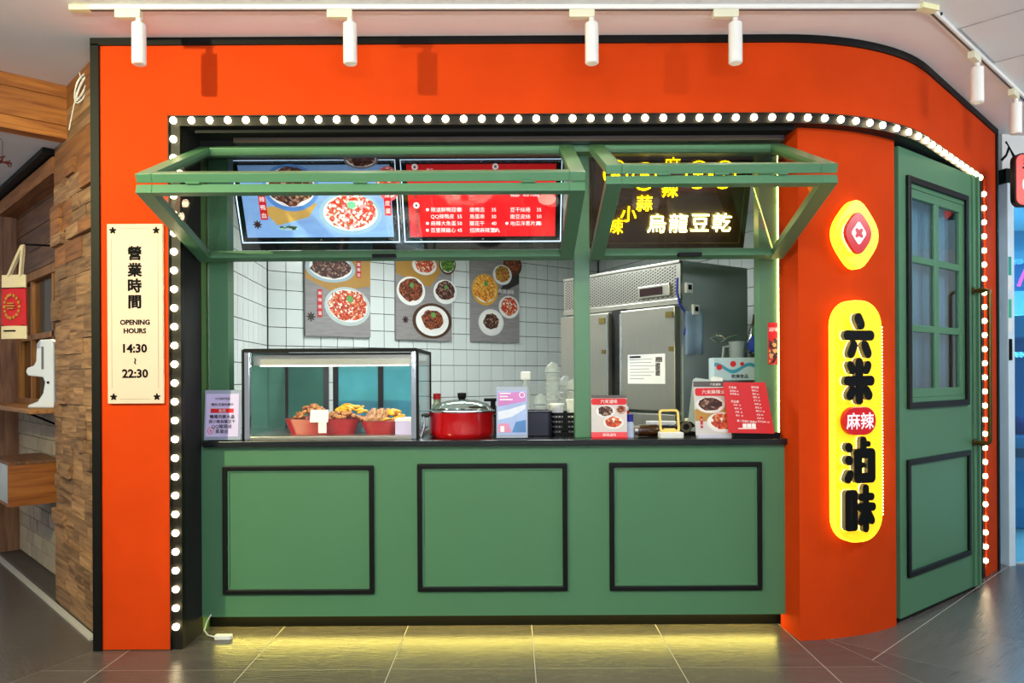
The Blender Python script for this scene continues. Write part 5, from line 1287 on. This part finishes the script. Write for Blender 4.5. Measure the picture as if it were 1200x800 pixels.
# tote bag
tp = P(16.5, 322, 4.55)
bg_ = thing('tote_bag', 'cream and red canvas tote bag hanging by the cafe window', 'tote bag', (tp.x, tp.y, P(16, 397, 4.55).z), R(-8))
hb = tp.z - P(16, 397, 4.55).z
def bagpart(z0, z1, m_, name, y=0.0, w0=0.080, w1=0.086):
    n = 8; mb = MB()
    vs, fs = [], []
    for z in (z0, (z0 + z1) / 2, z1):
        for s_ in (-1, 1):
            for i in range(n + 1):
                u = -1 + 2 * i / n; vs.append((u * (w1 + (w0 - w1) * z / hb), s_ * (0.004 + (0.022 + y) * (1 - u * u) * (1.1 - z / hb)), z))
    q = n + 1
    for r_ in range(2):
        for s_ in range(2):
            for i in range(n):
                a = r_ * 2 * q + s_ * q + i; fs.append((a, a + 1, a + 1 + 2 * q, a + 2 * q))
        for i in (0, n): a = r_ * 2 * q + i; fs.append((a, a + q, a + q + 2 * q, a + 2 * q))
    for r_ in (0, 2): fs += [(r_ * 2 * q + i, r_ * 2 * q + i + 1, r_ * 2 * q + q + i + 1, r_ * 2 * q + q + i) for i in range(n)]
    mb.add(vs, fs); return mb.build(name, m_, bg_, smooth=True)
CAN = mat('cream canvas', 'd8c8a4', 0.85, var=0.1, scale=30, bump=0.2, bscale=200)
bagpart(0, hb * 0.20, CAN, 'lower_canvas'); bagpart(hb * 0.20, hb * 0.80, mat('red canvas', 'c01524', 0.8, var=0.12, scale=14), 'red_panel'); bagpart(hb * 0.80, hb, CAN, 'upper_canvas')
GD = mat('gold print', 'b8862c', 0.5)
for k in range(16):
    a = 2 * math.pi * k / 16; MB().prism(flower(0.011, 5), -0.032, -0.029).build('printed_flower', GD, bg_, (0.05 * math.cos(a), 0.0 + 0.012 * abs(math.cos(a)), hb * 0.5 + 0.07 * math.sin(a)))
for z in (0.205, 0.79): MB().box(-0.078, 0.078, -0.0265, -0.02, hb * z, hb * z + 0.004).build('printed_line', INK, bg_, (0, 0.012, 0))
for k in range(3): MB().box(-0.03 + 0.008 * abs(k - 1), 0.03 - 0.008 * abs(k - 1), -0.032, -0.028, hb * (0.46 + 0.04 * k), hb * (0.478 + 0.04 * k)).build('printed_line', GD, bg_)
MB().box(-0.05, 0.03, -0.02, -0.018, hb * 0.11, hb * 0.135).build('printed_line', INK, bg_, (0, -0.006, 0))
for dx, y in ((-0.02, -0.008), (0.02, 0.008)):
    MB().tube([(-0.035, y, hb - 0.01), (0.02, y, hb + 0.1), (0.055, y * 0.5, hb + 0.175), (0.065, 0, hb + 0.18), (0.062, y, hb + 0.15), (0.045, y, hb - 0.01)], 0.008, 6).build('strap', CAN, bg_, smooth=True)
hk = P(30, 288, 4.55)
ho = MB().tube([(hk.x - 0.02, hk.y, hk.z + 0.008), (hk.x + 0.03, hk.y + 0.03, hk.z + 0.012), LW(0.72 + 0.2, RO - 0.02, hk.z + 0.03)], 0.006, 6)
tag(ho.build('wall_hook', BLACK, smooth=True), 'dark hook rod from which the tote bag hangs', 'hook')
# coil of cable near the ceiling
q = P(95, 104, 4.10); cl_ = thing('cable_coil', 'loose coil of white cable hung on the upper timber wall', 'cable', (q.x, q.y, q.z), R(-14))
for k in range(5):
    rr = 0.045 + 0.008 * (k % 3)
    MB().tube([(rr * 0.8 * math.cos(t) + 0.006 * k, -0.004 * k, rr * 1.3 * math.sin(t + 0.3 * k)) for t in [2 * math.pi * i / 18 for i in range(18)]], 0.003, 5, True).build('loop', LAMPW, cl_, smooth=True)
MB().tube([(-0.03, 0, -0.02), (-0.07, 0.01, -0.13), (-0.10, 0.02, -0.21)], 0.003, 5).build('tail', LAMPW, cl_, smooth=True)
MB().tube([(0, 0, 0.05), (-0.01, 0.0, 0.09)], 0.003, 5).build('tail', LAMPW, cl_, smooth=True)
# dark red twig ornament hanging from cafe ceiling
q = P(3, 190, 4.4); tw = thing('twig_ornament', 'dark red twig ornament hanging under cafe ceiling at far left', 'ornament', (q.x, q.y, q.z))
rnd = random.Random(5)
for k in range(9):
    a = rnd.uniform(0, 6.28); e_ = rnd.uniform(-0.6, 0.4)
    MB().tube([(0, 0, 0), (0.05 * math.cos(a), 0.03 * math.sin(a), 0.03 * e_), (0.055 * math.cos(a + 0.5), 0.04 * math.sin(a), 0.07 * e_)], 0.004, 5).build('twig', mat('red brown twig', '5a1c10', 0.7), tw)
MB().tube([(0, 0, 0), (0, 0, 2.75 - q.z)], 0.0015, 5).build('string', BLACK, tw)

# ------------------------------------------------------------------ neighbouring shop at the right
rp = P(1179, 660, 5.33)
NA = R(14)
ns = MB(); ns.box(0, 3.0, -0.05, 0.05, 2.70, 2.80)
nso = tag(ns.build('trim_3', BLACK, None, (rp.x - 0.03, rp.y, 0), (0, 0, NA)), 'black header bar over the neighbouring glass front', 'trim', kind='structure')
up = MB(); up.box(0, 3.0, -0.02, 0.02, 2.80, ZT)
uo = tag(up.build('wall_fascia', WHITE, None, (rp.x - 0.03, rp.y, 0), (0, 0, NA)), 'white fascia above the neighbouring glass front', 'wall', kind='structure')
write('入', INK, uo, 0.06, -0.022, 2.93, 0.16, 0.001, off=0.002)
po = MB(); po.box(0, 0.055, -0.04, 0.04, 0, 2.70)
poo = tag(po.build('trim_4', mat('pale blue white post', 'cfe0ea', 0.4), None, (rp.x - 0.012, rp.y, 0), (0, 0, NA)), 'white post of the neighbouring glass front', 'post', kind='structure')
for z, col in ((2.05, '2a9a8a'), (1.75, '3aa88a')):
    MB().box(0.004, 0.03, -0.0415, -0.04, z, z + 0.13).build('sticker', mat('sticker ' + col, col, 0.5), poo); MB().box(0.004, 0.03, -0.0415, -0.04, z - 0.10, z - 0.01).build('sticker', PAPER, poo)
MB().box(0.005, 0.02, -0.055, -0.04, 1.45, 1.60).build('latch', BLACK, poo)
w2_ = tag(MB().box(0.06, 3.0, -0.006, 0.006, 0, 2.70).build('window_2', glass('shop glass', 'bfe4f0', 1.0, 1.5), None, (rp.x - 0.012, rp.y, 0), (0, 0, NA)), 'glass front of the neighbouring blue lit shop', 'window', kind='structure')
nf = MB(); nf.box(3.4, 8.5, 1.6, 6.5, -0.003, 0.012)
tag(nf.build('floor_neighbour', mat('pale terrazzo', 'a9b2b4', 0.35, var=0.3, scale=30)), 'pale speckled floor of the neighbouring shop', 'floor', kind='structure')
nbk = MB(); nbk.box(3.4, 8.5, 5.2, 5.3, 0, ZT)
tag(nbk.build('wall_neighbour', mat('light blue wall', '8fc4de', 0.6, var=0.1)), 'light blue rear wall of the neighbouring shop', 'wall', kind='structure')
for k, (x, y) in enumerate(((4.55, 3.0), (5.0, 3.9), (5.6, 4.7))):
    cm_ = thing('game_cabinet', ('nearest', 'middle', 'farthest')[k] + ' blue glass game cabinet in the neighbouring shop', 'cabinet', (x, y, 0.012), R(-30), 'blue game cabinets next door')
    MB().box(-0.3, 0.3, -0.3, 0.3, 0, 0.8).build('base', mat('blue cabinet panel', '4f9cc4', 0.4), cm_, bevel=0.01); MB().box(-0.3, 0.3, -0.3, 0.3, 1.65, 1.85).build('top', mat('blue cabinet panel', '4f9cc4'), cm_, bevel=0.01)
    for sx in (-1, 1):
        for sy in (-1, 1): MB().box(sx * 0.285 - 0.015, sx * 0.285 + 0.015, sy * 0.285 - 0.015, sy * 0.285 + 0.015, 0.8, 1.65).build('corner_post', mat('dark blue frame', '24506c', 0.4), cm_)
    MB().box(-0.27, 0.27, -0.288, -0.284, 0.8, 1.65).build('pane', glass('cabinet glass', 'c8e8f4'), cm_); MB().box(-0.27, 0.27, 0.284, 0.288, 0.8, 1.65).build('rear_panel', mat('cabinet back', '6fb4d8', 0.4), cm_)
    MB().box(-0.2, 0.2, -0.33, -0.30, 0.62, 0.70).build('control_ledge', mat('dark blue frame', '24506c'), cm_)
    for m_ in range(3): MB().blob((-0.15 + 0.15 * m_, 0.0, 0.88), (0.08, 0.08, 0.08), 9, 6, 0.1).build('plush', mat('plush %d' % m_, ('c8d8e8', '5a4a8a', 'd8a0b8')[m_], 0.9), cm_, smooth=True)
q = P(1192, 322, 6.6)
nsn = thing('pink_neon', 'pink neon squiggle sign inside the neighbouring shop', 'neon sign', (q.x, q.y, q.z), R(-20))
PK = glow('pink neon', (1.0, 0.08, 0.3), 2.5)
for k in range(2): MB().tube([(-0.12 + 0.2 * k + 0.07 * math.cos(t * 1.0), 0, 0.10 * math.sin(t * 1.5) - 0.0 * k) for t in [i * 0.45 for i in range(14)]], 0.014, 6).build('neon_tube', PK, nsn, smooth=True)
MB().box(-0.25, 0.3, 0.02, 0.03, -0.14, 0.14).build('backing', glass('neon backing', 'a0c8e0'), nsn)
for dx in (-0.2, 0.25): MB().tube([(dx, 0.025, 0.14), (dx, 0.025, ZT - q.z)], 0.002, 5).build('wire', BLACK, nsn)
# red hanging sign
q = P(1204, 211.5, 4.75)
hs_ = thing('hanging_sign', 'red rounded hanging sign with black edge at far right', 'sign', (q.x, q.y, q.z), R(4))
MB().prism(rrect(0.20, 0.335, 0.05, 6), -0.02, 0.02).build('black_edge', BLACK, hs_); MB().prism(rrect(0.182, 0.315, 0.042, 6), -0.024, 0.024).build('red_face', mat('red sign face', 'e8301c', 0.4, emit=0.35), hs_)
MB().prism(rrect(0.115, 0.085, 0.03, 5), -0.026, -0.024).build('white_plate', WPRINT, hs_, (0.005, 0, -0.03)); write('手', INK, hs_, 0, -0.0255, 0.085, 0.11, 0.001, off=0.002)
write('JP', mat('purple ink', '4a2a9a'), hs_, 0.002, -0.0272, -0.03, 0.06, 0.0006, off=0.001)
MB().tube([(0, 0, 0.165), (0, 0, ZT - q.z)], 0.008, 8).build('hanger', BLACK, hs_)
